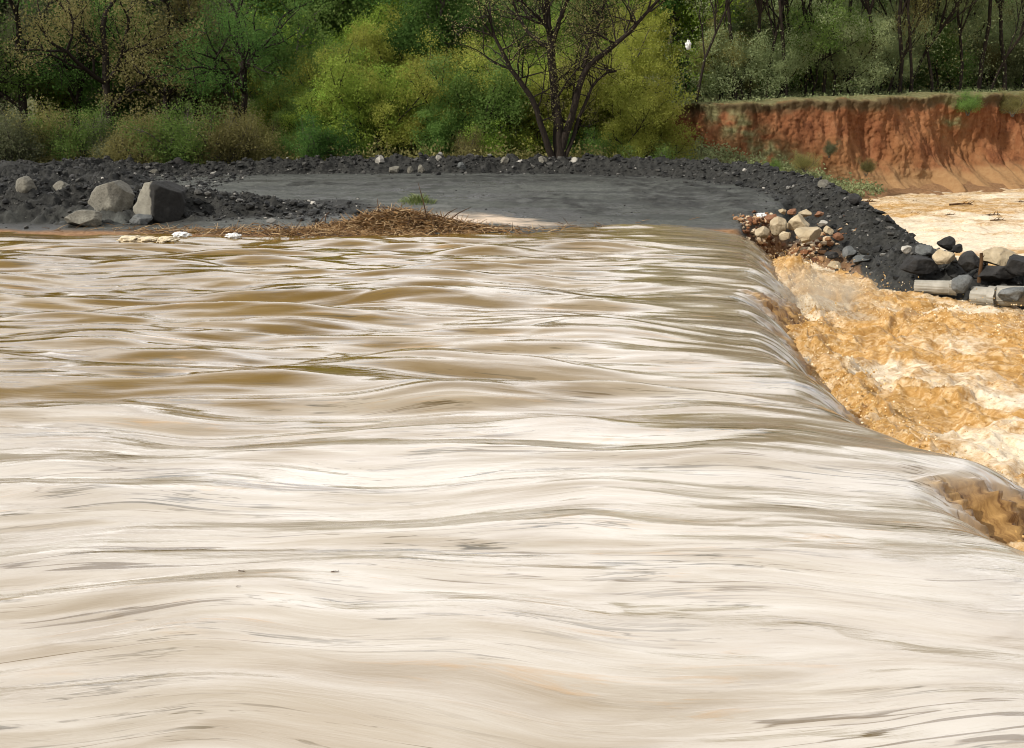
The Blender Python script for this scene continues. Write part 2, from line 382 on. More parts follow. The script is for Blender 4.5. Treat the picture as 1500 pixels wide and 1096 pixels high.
# ------------------------------------------------------------------ red bank
def build_cliff():
    P = np.array(CLIFF, float); seg = np.hypot(*np.diff(P, axis=0).T); L = np.concatenate([[0], np.cumsum(seg)])
    u = axis((0, 40, .06), (40, L[-1], .4))
    cx, cy = np.interp(u, L, P[:, 0]), np.interp(u, L, P[:, 1])
    k = np.ones(31)/31; sm = lambda a: np.convolve(np.pad(a, 15, 'edge'), k, 'valid'); cx, cy = sm(cx), sm(cy)
    tx, ty = np.gradient(cx), np.gradient(cy); n = np.hypot(tx, ty); nx, ny = -ty/n, tx/n     # back into the bank
    prof = np.array([(0, -2.2, -1.5), (.1, -.9, -.9), (.18, -.15, -.45), (.3, .22, .1), (.5, .55, 1.4), (.7, .85, 2.5), (.8, .95, 3.1), (.84, .86, 3.42), (.87, 1.1, 3.55), (.93, 2.0, 3.58), (1, 3.4, 3.6)])
    v = np.linspace(0, 1, 110)
    o0, z0 = np.interp(v, prof[:, 0], prof[:, 1]), np.interp(v, prof[:, 0], prof[:, 2])
    U, V = np.meshgrid(u, v); O = np.repeat(o0[:, None], len(u), 1); Zz = np.repeat(z0[:, None], len(u), 1)
    top = cliff_top(cx)+.12*fbm(u/1.7, u*0+3, 3, 60)
    Zz = np.where(Zz > -.9, -.9+(Zz+.9)*(top+.9)/4.5, Zz)
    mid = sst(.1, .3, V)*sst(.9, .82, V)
    gul = np.abs(perlin(U/1.15+.35*perlin(U/2, Zz/1.5, 66), Zz*.12, 61))*1.1+np.abs(perlin(U/.42, Zz*.25, 62))*.35
    O = O+mid*(.75*fbm(U/4.5, Zz/5, 2, 63)+.5*(.6+.8*perlin(U/3.3, Zz*0+2, 58))*(gul-.35)+.13*fbm(U/.4, Zz/.9, 4, 64)+.05*fbm(U/.15, Zz/.15, 3, 59))
    slump = sst(.0, .35, fbm(U/2.6, U*0+9, 2, 67))
    O = O-sst(.42, .16, V)*slump*(.9+.4*fbm(U/.8, V*4, 2, 68))*sst(0, .1, V)
    Zz = Zz+.05*fbm(U/.5, V*9, 3, 65)*sst(.95, .8, V)
    XX, YY = cx[None]+nx[None]*O, cy[None]+ny[None]*O
    nn = fbm(U/.9, Zz/.6, 3, 69)
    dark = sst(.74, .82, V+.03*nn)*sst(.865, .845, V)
    veg = sst(.835, .87, V+.012*nn); 
    # green tongue slipping down the face near its left end, and tufts over the brim
    tongue = 1.5*np.exp(-((U-(9.0+6.5*(1-(Zz+1)/4.4)))/1.1)**2)
    patch = np.exp(-((U-23.8)/.8)**2)*sst(1.6, 2.6, Zz+.5*nn)
    veg = np.clip(np.maximum(veg, np.maximum(tongue, patch)*(.55+.9*nn)), 0, 1)
    foot = sst(.36, .2, V+.06*nn)
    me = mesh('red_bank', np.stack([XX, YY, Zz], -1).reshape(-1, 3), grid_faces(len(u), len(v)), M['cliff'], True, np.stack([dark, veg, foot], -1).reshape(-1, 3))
    return tag(link('cliff', me), 'eroded bank of bare red earth cut with vertical gullies under a grassy brim', 'cliff', kind='structure')
build_cliff()

# ------------------------------------------------------------------ flood water running over the causeway
def build_flood():
    s = axis((-70, -20, 1.2), (-20, -1.5, .05), (-1.5, 1.35, .025))
    ys = [ -6.0]
    while ys[-1] < 32.5:
        y = ys[-1]; ys.append(y+(.4 if y < 3.5 else .012+.0021*y))
    ys = np.array(ys)
    S, Yy = np.meshgrid(s, ys)
    lipx = lip(Yy)+.16*fbm(Yy/1.6, Yy*0, 3, 70)
    Xx = lipx+S
    d = np.clip(S, -4, 0)+4; z = -.011*d*d*sst(-4, 1, S)
    q = np.clip(S, 0, 9); z = np.where(S > 0, -.176*sst(-4, 1, S)-.13*q-.62*q*q, z)
    wy = Yy+.35*fbm(Xx/5, Yy/3.5, 2, 71)+sst(15, 8, Yy)*(.30*fbm(Xx/2.6, Yy/2.2, 2, 73)-.045*(Xx+1)+.02*np.clip(Xx+1, 0, 9)**2)
    calm = sst(.6, -3.5, S)*.75+.25
    shl = 1-.65*sst(24.5, 28, Yy)
    h1 = .165*shl*fbm(Xx/4.6, wy/1.35, 2, 72)
    h2 = .055*shl*fbm(Xx/3.0, wy/.55, 2, 74)+.016*fbm(Xx/1.2, wy/.28, 2, 76)
    rid = .5-np.abs(perlin(Xx/2.3+.4*perlin(Xx, wy/.6, 79), wy/.42, 77))*2
    h3 = (.026+.022*sst(12, 16, Yy))*np.clip(rid, 0, 1)**2*(.4+.6*sst(-.2, .5, perlin(Xx/4, wy/1.6, 78)))
    h4 = .0035*fbm(Xx/.8, wy/.15, 3, 80)*sst(-.4, .5, perlin(Xx/2.5, wy/1.1, 87))
    far = .34+.66*sst(8, 14, Yy)
    z = z+(h1*calm+h2*calm)*far+h3*calm+h4
    # a few long standing swells
    for cx, cy, lx, ly, a, tilt in ((-2.4, 13.0, 2.0, .55, .13, .06), (-5.6, 11.2, 1.8, .5, .12, .12), (1.0, 12.2, 2.4, .45, .1, -.05), (-4.2, 8.8, 1.1, .28, .085, -.1), (-3.2, 6.6, 1.3, .22, .06, .12), (-1.0, 18.5, 3.2, .5, .12, 0), (1.2, 22.5, 1.2, .4, .1, 0), (-.8, 24.2, 1.1, .4, .1, 0), (-7, 16, 2.6, .6, .12, 0)):
        r = (Yy-cy)-tilt*(Xx-cx)-.12*np.sin((Xx-cx)*1.1)
        z = z+a*np.exp(-((Xx-cx)/lx)**2)*(np.exp(-(r/ly)**2)-.5*np.exp(-((r-1.3*ly)/ly)**2))
    # the foot of the fall breaks up
    brk = sst(.55, 1.2, S+.35*fbm(Yy/.7, S*.4, 3, 81)+.75*np.exp(-((Yy-9.6)/.32)**2)+.5*np.exp(-((Yy-20.3)/.8)**2))
    lump = billow(S/.5, Yy/.22, 4, 82)
    Xx = Xx+brk*lump*.10; z = z+brk*lump*.09
    Xx = Xx+.05*np.clip(S+.3, 0, 1)*fbm(S/1.6, Yy/.16, 3, 84)
    aer = -.04+.6*np.exp(-(np.clip(-S, 0, 99)/6.0)**2)*sst(29, 22, Yy)+.5*np.exp(-(np.clip(-S, 0, 99)/5.0)**2)*sst(22, 29, Yy)
    aer = np.maximum(aer, .92*sst(12.6, 9.2, Yy-.1*(Xx+4)+1.2*fbm(Xx/3.5, wy/1.1, 3, 85)))
    aer = aer-.35*sst(1, -4, Xx)*sst(10.5, 12.5, Yy)
    aer = np.clip(aer+.22*fbm(Xx/3.2, wy/.6, 3, 86), 0, 1)
    me = mesh('flood_water', np.stack([Xx, Yy, z], -1).reshape(-1, 3), grid_faces(len(s), len(ys)), M['flood'], True,
              np.stack([aer, brk, aer*0], -1).reshape(-1, 3), uv=np.stack([S+0*Yy, wy], -1).reshape(-1, 2))
    global FW; FW = (Xx, Yy, z)
    tag(link('flood_water', me), 'silty flood water sliding in a smooth pale sheet over the sunken causeway edge', 'water', kind='structure')
build_flood()
def water_z(x, y):
    i = np.argmin((FW[0]-x)**2+(FW[1]-y)**2); return float(FW[2].ravel()[i])

# ------------------------------------------------------------------ churning pool and the river below
def build_river():
    x = axis((1.5, 3.2, .4), (3.2, 12.5, .03), (12.5, 40, .13), (40, 120, 3))
    ys = [-4.0]
    while ys[-1] < 58.5:
        y = ys[-1]; ys.append(y+(.5 if y < 6 else .014+.0014*y if y < 32 else .11))
    ys = np.array(ys); Xx, Yy = np.meshgrid(x, ys)
    dl = Xx-lip(Yy)-1.0
    chop = np.exp(-np.clip(dl, 0, 99)/9)*sst(34, 27, Yy)
    amp = .18+.82*chop
    wx = Xx+.35*fbm(Xx/1.1, Yy/1.1, 2, 90); wy = Yy+.35*fbm(Xx/1.1, Yy/1.1, 2, 91)
    b1 = billow(wx/1.7, wy/1.3, 3, 92); b2 = billow(wx/.5, wy/.4, 3, 95); b3 = billow(wx/.14, wy/.12, 2, 98)
    b2 = .35*b2+.65*fbm(wx/.55, wy/.4, 3, 95); z = -1.06+amp*(.19*b1+.105*b2+.03*fbm(wx/.16, wy/.11, 3, 98))
    for cx, cy, rx, ry, a in ((8.0, 20.4, 1.5, 1.0, .34), (9.6, 18.8, 1.6, .9, .26), (6.6, 26.6, 1.0, 1.4, .26), (6.3, 16.0, .8, .8, .16), (7.6, 23.4, 1.2, .9, .2)):
        z = z+a*np.exp(-((Xx-cx)/rx)**2-((Yy-cy)/ry)**2)*(1+.25*b2)
    z = z+.24*np.exp(-((dl-.35)/.45)**2)*(Yy < 29.5)*(.8+.5*b2)
    flat = sst(30, 34, Yy); z = z*(1-flat)+flat*(-1.02+.10*fbm(Xx/1.6, Yy/.7, 3, 100)+.05*billow(Xx/1.1, Yy/.5, 3, 106)+.10*np.clip(fbm(Xx/3, Yy/1.2, 2, 101), 0, 1))
    f = fbm(wx/2.3, wy/.9, 3, 103)
    foam = .30+.95*f-.35*(z+1.05)/.3*chop
    for cx, cy, rx, ry, a in ((8.2, 20.2, 2.2, 1.2, -.75), (9.8, 18.6, 2, 1, -.55), (6.5, 26.5, 1.4, 1.6, -.35), (8.6, 15.2, 2.6, 1.5, .4), (7.0, 13.2, 1.2, .7, .4), (6.2, 22.0, .8, .6, .45), (9.6, 22.6, 1.3, .4, .8), (6, 11.5, 1, .8, .5), (5.2, 14, .7, 2.2, -.45)):
        foam = foam+a*np.exp(-((Xx-cx)/rx)**2-((Yy-cy)/ry)**2)
    band = .58+.75*fbm(Xx/4, Yy/.9, 4, 105)-.4*np.exp(-((Yy-45.5-.1*(Xx-16))/2.0)**2)+.45*sst(43, 38, Yy)-.0*Xx
    foam = foam*(1-flat)+band*flat
    me = mesh('river_water', np.stack([Xx, Yy, z], -1).reshape(-1, 3), grid_faces(len(x), len(ys)), M['river'], True, np.stack([np.clip(foam, 0, 1)]*1, -1).reshape(-1, 1))
    tag(link('river_water', me), 'churning orange brown river with cream foam below the fall', 'water', kind='structure')
build_river()

# ------------------------------------------------------------------ small pieces
def ico(sub):
    import bmesh
    bm = bmesh.new(); bmesh.ops.create_icosphere(bm, subdivisions=sub, radius=1)
    V = np.array([v.co[:] for v in bm.verts]); F = np.array([[v.index for v in f.verts] for f in bm.faces]); bm.free(); return V, F
ICO1, ICO2, ICO4 = ico(1), ico(2), ico(5)
def noise3(p, f, seed): return (perlin(p[:, 0]*f+7, p[:, 1]*f+3, seed)+perlin(p[:, 1]*f+1, p[:, 2]*f+5, seed+1)+perlin(p[:, 2]*f+9, p[:, 0]*f+2, seed+2))/2
def rock_verts(seed, dims, planes=13, cut=(.55, .9), faces=()):
    r = np.random.default_rng(seed); V = ICO4[0].copy()
    for k in range(planes):
        n = r.normal(size=3); n /= np.linalg.norm(n); c = r.uniform(*cut)
        d = V@n-c; V = V-np.outer(np.clip(d, 0, None), n)
    for nx_, ny_, nz2, c in faces:
        n = np.array([nx_, ny_, nz2]); n /= np.linalg.norm(n); V = V-np.outer(np.clip(V@n-c, 0, None), n)
    V *= (1+.10*noise3(V, 1.6, seed)+.035*noise3(V, 5, seed+3)+.012*noise3(V, 14, seed+5))[:, None]
    V -= (V.max(0)+V.min(0))/2; V *= np.array(dims)/(V.max(0)-V.min(0)); return V
def rock(name, mat, px, py, Yd, w, h, label, depth=None, rot=0, seed=1, group=None, sink=.25, planes=13, cat='rock', faces=(), foot=False):
    """stone whose foot stands on the ground seen at that spot"""
    c = atY(px, py, Yd); zg = float(np.mean(ground_h(np.array([c[0]-w*.25, c[0]+w*.25, c[0]]), np.array([Yd, Yd, Yd-.2]))))
    if foot: zg = c[2]
    V = rock_verts(seed, (w, depth or w*.85, h*(1+sink)), planes, faces=faces)
    V[:, 2] += h*(1+sink)/2-h*sink
    me = mesh(name, V, ICO4[1], M[mat]); o = link(name, me, None, (c[0], Yd, zg)); o.rotation_euler.z = rot
    return tag(o, label, cat, group)
def rock_at(name, mat, loc, dims, label, rot=(0, 0, 0), seed=1, group=None, planes=13, cat='rock'):
    o = link(name, mesh(name, rock_verts(seed, dims, planes), ICO4[1], M[mat]), None, loc); o.rotation_euler = rot
    return tag(o, label, cat, group)

def scatter_stones(name, pts, size, mat, seed, flat=.7):
    r = np.random.default_rng(seed); n = len(pts); V0, F0 = ICO1
    A = r.normal(size=(n, 3, 3)); Q = np.linalg.qr(A)[0]
    V = V0[None]*(1+r.uniform(-.32, .32, (n, len(V0), 1)))*r.uniform(.55, 1.2, (n, 1, 3))
    V = np.einsum('nij,nkj->nki', Q, V)*size[:, None, None]; V[..., 2] *= flat
    V = V+pts[:, None]
    F = F0[None]+(np.arange(n)*len(V0))[:, None, None]
    return mesh(name, V.reshape(-1, 3), F.reshape(-1, 3), M[mat], False)
def along(poly, n, spread, r):
    P = np.array(poly)[:, :2]; L = np.concatenate([[0], np.cumsum(np.hypot(*np.diff(P, axis=0).T))])
    u = r.uniform(0, L[-1], n); off = r.normal(0, spread, (n, 2))
    return np.stack([np.interp(u, L, P[:, 0]), np.interp(u, L, P[:, 1])], 1)+off
r = np.random.default_rng(11)
p = np.concatenate([along([b for b in BERM if b[0] > -20 and b[0] < 13], 15000, .75, r), along([(-17, 31.2), (-9, 31), (-5, 30.6)], 5200, .8, r), np.column_stack([r.uniform(-17, -10, 5000), r.uniform(32, 45, 5000)])])
h = ground_h(p[:, 0], p[:, 1]); ok = (h > -1.1) & (p[:, 1] > 22)
p, h = p[ok], h[ok]; sz = .016+.03*r.random(len(p))**3+.13*r.random(len(p))**15
tag(link('coal_rubble', scatter_stones('coal_rubble', np.column_stack([p, h+sz*.2]), sz, 'rubble', 12)), 'loose black coal lumps and grit covering the ridge round the track', 'rubble', kind='stuff')
p = np.column_stack([r.uniform(-13, 8, 900), r.uniform(29, 45, 900)]); h = ground_h(p[:, 0], p[:, 1]); ok = h > .05; p, h = p[ok], h[ok]
sz = .008+.028*r.random(len(p))**4
tag(link('track_gravel', scatter_stones('track_gravel', np.column_stack([p, h+sz*.2]), sz, 'rubble', 13)), 'scattered small stones lying on the flat black track', 'gravel', kind='stuff')

n = 2200; p = np.column_stack([r.normal(7.35, .62, n), r.normal(29.8, .5, n)]); h = ground_h(p[:, 0], p[:, 1]); ok = (h > -1.15) & (p[:, 0] > 6.2); p, h = p[ok], h[ok]
sz = .02+.11*r.random(len(p))**3
tag(link('red_gravel', scatter_stones('red_gravel', np.column_stack([p, h+sz*.2]), sz, 'red_gravel', 14)), 'reddish gravel and cream chips in the washed-out end of the track', 'gravel', kind='stuff')
# boulders by the water at left
rock('boulder', 'rock_grey', 166, 318, 30.0, 1.2, .98, 'large pale grey boulder with a rounded sunlit face, the left of two at the water', foot=True, seed=21, faces=[(-.35, -.85, .15, .62), (.8, -.5, -.1, .6), (-.2, 0, 1, .66), (.6, 0, .8, .7)])
rock('boulder', 'rock_half_shade', 236, 324, 29.7, 1.4, 1.08, 'large pale grey boulder, its shaded right half painted black, right beside the rounded grey boulder', foot=True, seed=34, planes=10, faces=[(.62, -.75, .05, .52), (.5, -.1, .9, .6), (-.15, .1, 1, .7), (-.6, -.75, .15, .62), (.9, -.1, .3, .72), (-.8, 0, .5, .74)])
rock('stone', 'rock_grey', 124, 330, 28.9, 1.0, .42, 'low flat pale stone at the waterline in front of the grey boulders', seed=23)
rock('stone', 'rock_slate', 207, 325, 29.0, .6, .28, 'small grey stone wedged under the half-shaded boulder', seed=24)
rock('stone', 'rock_grey', 40, 300, 30.6, .55, .4, 'speckled grey stone in the black mound near the left picture edge', seed=25)
rock('stone', 'rock_grey', 92, 285, 31.2, .5, .32, 'grey stone on the black mound left of the rounded boulder', seed=26)
for k, (px, py, Yd, w, hh, m, lb) in enumerate([
    (556, 224, 45.6, .5, .36, 'rock_pale', 'whitish round stone on top of the ridge before bright green bushes'),
    (577, 241, 44.9, .62, .34, 'rock_grey', 'largest pale stone on the near slope of the ridge below the whitish stone'),
    (601, 240, 44.9, .36, .34, 'rock_grey', 'second pale stone along the near slope of the ridge'),
    (617, 240, 44.8, .42, .4, 'rock_grey', 'upright pale stone ending the row on the near slope of the ridge'),
    (643, 227, 45.8, .4, .26, 'rock_pale', 'pale stone on the ridge top left of the dark forked tree'),
    (676, 236, 45.2, .5, .36, 'rock_slate', 'grey stone half sunk in the ridge left of the dark forked tree'),
    (740, 226, 45.6, .5, .3, 'rock_grey', 'flat grey stone on the ridge just left of the forked trunk'),
    (795, 224, 45.7, .55, .3, 'rock_grey', 'greenish grey stone at the foot of the dark forked tree'),
    (842, 226, 45.3, .4, .24, 'rock_pale', 'pale flat stone on the ridge just right of the forked trunk'),
    (225, 246, 44.0, .42, .26, 'rock_grey', 'small pale stone topping the ridge above the half-shaded boulder'),
    (262, 234, 45.0, .6, .4, 'rock_black', 'small black lump standing alone on the ridge at the end of the track')]):
    rock('stone', m, px, py, Yd, w*.82, hh*.82, lb, seed=40+k, rot=k*.7, sink=.35)

# pale stones in the washed-out end of the track
spots = [(1118, 338, 29.2, .5, .38, 'rock_tan'), (1140, 330, 29.5, .62, .62, 'rock_tan'), (1168, 326, 29.7, .78, .66, 'rock_tan'), (1184, 342, 29.0, .9, .52, 'rock_tan'), (1150, 344, 28.9, .42, .3, 'rock_tan'), (1206, 325, 29.7, .34, .2, 'rock_pale'), (1214, 336, 29.2, .36, .28, 'rock_tan'), (1130, 318, 29.9, .4, .25, 'rock_red'), (1160, 309, 30.3, .34, .2, 'rock_red'), (1180, 311, 30.3, .5, .28, 'rock_tan'), (1200, 312, 30.2, .32, .2, 'rock_red'), (1146, 308, 30.5, .3, .2, 'rock_tan'), (1228, 345, 28.8, .36, .24, 'rock_red'), (1244, 368, 28.0, .5, .36, 'rock_slate'), (1218, 372, 28.2, .45, .26, 'rock_black'), (1262, 380, 27.4, .7, .34, 'rock_slate'), (1222, 386, 27.6, .45, .22, 'rock_tan')]
labs = ['brown stone leaning where the smooth water drops off', 'upright cream stone second in the washed-out bank', 'tallest cream stone in the middle of the washed-out bank', 'widest cream slab lying lowest in the washed-out bank', 'small cream stone under the upright cream stone', 'small white stone high in the washed-out bank', 'small tan stone right of the cream slab', 'red clod at the upper left of the washed-out bank', 'red clod above the tallest cream stone', 'pale tan stone on the brim of the washed-out bank', 'small red clod right of the brim stone', 'small tan stone at the top left of the washed-out bank', 'reddish stone right of the cream slab beside the coal', 'slate grey stone in wet coal above the orange water', 'black stone at the water below the cream stones', 'broad slate slab at the foot of the coal bank', 'pale stone lapped by foam under the black stone']
for k, ((px, py, Yd, w, hh, m), lb) in enumerate(zip(spots, labs)):
    c = atY(px, py, Yd); g = float(ground_h(np.array([c[0]]), np.array([Yd]))[0])
    rock_at('stone', m, (c[0], Yd, c[2]-.03), (w*.84, w*.75, hh*.84), lb, (k*.3 % .5-.2, .2*math.sin(k), k*1.3), 70+k, 'stones in the washed-out end of the track' if k < 13 else None)
# stones where the coal bank meets the pipes
for k, (px, py, Yd, w, hh, m, lb) in enumerate([
    (1384, 378, 24.6, .52, .36, 'rock_tan', 'pale tan block with a sharp ridge on the tip of the coal bank'),
    (1386, 356, 25.3, .46, .34, 'rock_black', 'tallest black lump on the tip of the coal bank'),
    (1403, 364, 25.0, .22, .24, 'rock_black', 'small black lump right of the tallest black lump'),
    (1356, 368, 25.4, .46, .3, 'rock_slate', 'slate grey stone left of the pale tan block'),
    (1328, 366, 25.8, .28, .2, 'rock_pale', 'small pinkish white stone in the coal bank slope'),
    (1345, 388, 25.0, .85, .42, 'rock_black', 'smooth dark mound of coal just above the concrete pipe'),
    (1410, 416, 23.4, .46, .42, 'rock_slate', 'tilted blue grey block lying across the gap between the pipes'),
    (1424, 384, 24.2, .6, .5, 'rock_black', 'dark broken lump behind the wooden stake'),
    (1464, 376, 24.4, .85, .42, 'rock_tan', 'broad tan boulder behind the wooden stake at the right edge'),
    (1496, 390, 23.6, .75, .42, 'rock_black', 'dark slab at the right edge above the pipe'),
    (1484, 432, 22.6, .62, .3, 'rock_slate', 'wet grey heap of stone in front of the pipe at the right edge'),
    (1458, 400, 24.0, .9, .4, 'rock_black', 'shaded black lump under the broad tan boulder'),
    (1207, 271, 33.6, .42, .32, 'rock_grey', 'grey stone on the crest of the coal ridge before the green slope'),
    (1252, 292, 31.0, .4, .34, 'rock_black', 'black lump on the crest of the ridge where the far river begins')]):
    c = atY(px, py, Yd)
    rock_at('stone', m, c, (w, w*.9, hh), lb, (.15*math.sin(k*2), .15*math.cos(k), k*1.1), 110+k, planes=11)

# ------------------------------------------------------------------ concrete pipes
def lathe(prof, n=40):
    prof = np.array(prof); a = np.linspace(0, 2*np.pi, n, endpoint=False)
    V = np.stack([np.repeat(prof[:, 0][:, None], n, 1), prof[:, 1][:, None]*np.cos(a), prof[:, 1][:, None]*np.sin(a)], -1).reshape(-1, 3)
    i = np.arange(len(prof)*n).reshape(len(prof), n); j = np.roll(i, -1, 1)
    return V, np.stack([i[:-1], i[1:], j[1:], j[:-1]], -1).reshape(-1, 4)
def pipe(a, b, rad, label):
    a, b = np.array(a), np.array(b); L = np.linalg.norm(b-a); w = rad*.16
    V, F = lathe([(0, rad-w), (0, rad), (L-.16, rad), (L-.15, rad*1.12), (L, rad*1.12), (L, rad-w), (0, rad-w)])
    V = V+.006*rng.normal(size=V.shape)
    o = link('concrete_pipe', mesh('concrete_pipe', V, F, M['concrete'], False), None, a)
    d = (b-a)/L; o.rotation_euler = (0, -math.asin(d[2]), math.atan2(d[1], d[0]))
    tag(o, label, 'pipe')
pipe(atY(1340, 420, 24.3), atY(1402, 422, 23.9), .15, 'half sunken grey concrete pipe left of the tilted blue grey block')
pipe(atY(1424, 433, 23.4), atY(1459, 435, 23.1), .2, 'short sunlit concrete pipe length right of the tilted blue grey block')
pipe(atY(1460, 433, 23.2), atY(1535, 435, 22.4), .21, 'longer concrete pipe running out of the picture at the right edge')

# ------------------------------------------------------------------ sticks, reeds and drift
def tubes(branches, sides=5):
    Vs, Fs, n0 = [], [], 0
    a = np.linspace(0, 2*np.pi, sides, endpoint=False); ca, sa = np.cos(a), np.sin(a)
    for P, rad in branches:
        P = np.asarray(P, float); rad = np.asarray(rad, float); n = len(P)
        T = np.gradient(P, axis=0); T /= np.linalg.norm(T, axis=1)[:, None]+1e-9
        ref = np.array([0, 0, 1.]) if abs(T[0, 2]) < .8 else np.array([1., 0, 0])
        A = np.cross(T, ref); A /= np.linalg.norm(A, axis=1)[:, None]+1e-9; B = np.cross(T, A)
        V = P[:, None]+rad[:, None, None]*(A[:, None]*ca[None, :, None]+B[:, None]*sa[None, :, None])
        i = n0+np.arange(n*sides).reshape(n, sides); j = np.roll(i, -1, 1)
        Vs.append(V.reshape(-1, 3)); Fs.append(np.stack([i[:-1], j[:-1], j[1:], i[1:]], -1).reshape(-1, 4)); n0 += n*sides
    return np.concatenate(Vs), np.concatenate(Fs)
def reeds(n, place, length, width, r, up=.3):
    br = []
    for k in range(n):
        c = place(r); d = r.normal(size=3); d[2] = abs(d[2])*up; d /= np.linalg.norm(d); L = length*r.uniform(.35, 1.3)
        side = np.cross(d, [0, 0, 1.]); bend = r.uniform(-.25, .25)
        t = np.linspace(-.5, .5, 4)[:, None]
        br.append((c+d*L*t+side*bend*L*(t*t-.12)+np.array([0, 0, -.12*L])*(t*t), width*r.uniform(.5, 1.4)*np.array([1, 1, .9, .4])))
    return tubes(br, 3)
r = np.random.default_rng(31)
c0 = at(585, 343, 0.0)
def heap_place(r):
    u = r.normal(0, .36); v = r.normal(0, .34); x = u*3.0; prof = np.exp(-((x+.15)/1.25)**2)*.56+.14*np.exp(-((x-1.7)/.9)**2)+.1*np.exp(-((x+1.9)/.7)**2)
    return np.array([x, v*.85+.15, prof*np.exp(-(v/.55)**2)*r.random()**.5])
V, F = reeds(4200, heap_place, .62, .011, r)
o = link('debris_heap', mesh('debris_heap', V, F, M['reed'], False), None, (c0[0], c0[1]+.5, .0)); tag(o, 'rusty brown heap of washed-up dry reeds at the water edge', 'debris heap')
br = []
for k in range(26):
    c = heap_place(r); d = r.normal(size=3); d[2] = abs(d[2])*.5; d /= np.linalg.norm(d); L = r.uniform(.4, 1.1)
    br.append(([c, c+d*L*.5+[0, 0, .05], c+d*L], [.018, .014, .005]))
for b_ in br:
    V, F = tubes([b_], 5); link('dead_twig', mesh('dead_twig', V, F, M['wood']), o)
def shore_place(r):
    x = r.normal(-4.6, 2.6); y = shore(x)+r.normal(0, .26)+.2; return np.array([x, y, max(0.0, float(ground_h(np.array([x]), np.array([y]), False)[0]))+.03+.12*r.random()*math.exp(-((x+6)/2.5)**2)])
V, F = reeds(1500, shore_place, .42, .007, r, .35)
tag(link('reed_litter', mesh('reed_litter', V, F, M['reed'], False)), 'thin strewn dry reeds and straw along the far waterline', 'litter', kind='stuff')
def gz0(x, y): return float(ground_h(np.array([float(x)]), np.array([float(y)]), False)[0])
def blade_tuft(loc, n, hgt, label, name='grass_tuft', rad=.16, mat='blade', group=None):
    br = []
    for k in range(n):
        a = r.uniform(0, 6.28); b = np.array([math.cos(a), math.sin(a), 0]); s = b*rad*r.random(); H = hgt*r.uniform(.4, 1.1)*(1.1-.75*np.hypot(*s[:2])/rad)
        br.append(([s, s+b*.08*H+[0, 0, .5*H], s+b*.3*H+[0, 0, .85*H], s+b*.6*H+[0, 0, .95*H]], [.007, .006, .005, .002]))
    V, F = tubes(br, 3); tag(link(name, mesh(name, V, F, M[mat], False), None, loc), label, 'grass', group)
c = at(612, 312, .1); blade_tuft((c[0], c[1], gz0(c[0], c[1])-.02), 420, .30, 'bright green grass tuft behind the brown reed heap', rad=.55)
def branch_thing(loc, L, label, rot=0, name='drift_branch'):
    br = [([(-L/2, 0, 0), (-L*.1, .03*L, .04*L), (L*.25, 0, .05*L), (L/2, -.05*L, .02*L)], [.05*L, .045*L, .03*L, .01*L])]
    for k in range(7):
        x = r.uniform(-.3, .4)*L; d = np.array([r.uniform(.05, .25), r.uniform(-.2, .2), r.uniform(.02, .22)])*L
        br.append(([(x, 0, .04*L), np.array((x, 0, .04*L))+d*.6, np.array((x, 0, .04*L))+d], [.02*L, .014*L, .004*L]))
    V, F = tubes(br, 6); o = link(name, mesh(name, V, F, M['wood']), None, loc); o.rotation_euler.z = rot; tag(o, label, 'driftwood')
zr = -.98
for px, py, L, lb in ((1272, 297, 1.0, 'brown drift branch floating close to the coal ridge in the far river'), (1408, 301, 1.25, 'forked drift branch floating midway on the far river, twigs up'), (1340, 296, .5, 'small drift twig floating between two longer branches'), (1338, 315, .7, 'drift branch caught in the yellow riffle, left of the others there'), (1392, 316, .55, 'short drift branch in the middle of the yellow riffle'), (1452, 317, .95, 'long drift branch in the yellow riffle near the right edge'), (1462, 324, .7, 'drift branch just below the long one near the right edge'), (1494, 297, .6, 'drift twig at the right edge of the far river')):
    c = at(px, py, zr); branch_thing((c[0], c[1], zr+.02), L*.75, lb, r.uniform(-.3, .3))
for px, py, L, lb in ((355, 842, .05, 'tiny dark twig floating on the pale water, left of the other'), (491, 843, .045, 'tiny dark twig floating on the pale water, right of the other'), (350, 871, .025, 'tiniest dark speck of bark floating below the left twig')):
    c = at(px, py, -.0); branch_thing((c[0], c[1], water_z(c[0], c[1])+.003), L*1.3, lb, r.uniform(-.5, .5), 'floating_twig')
c = atY(1437, 384, 23.9); V, F = tubes([([(0, 0, -.45), (.01, 0, 0), (-.01, .01, .2)], [.045, .04, .035]), ([(0, 0, .05), (.06, 0, .16)], [.015, .006])], 7)
tag(link('wooden_stake', mesh('wooden_stake', V, F, M['wood']), None, c), 'short dark wooden stake standing among stones above the pipe', 'stake')

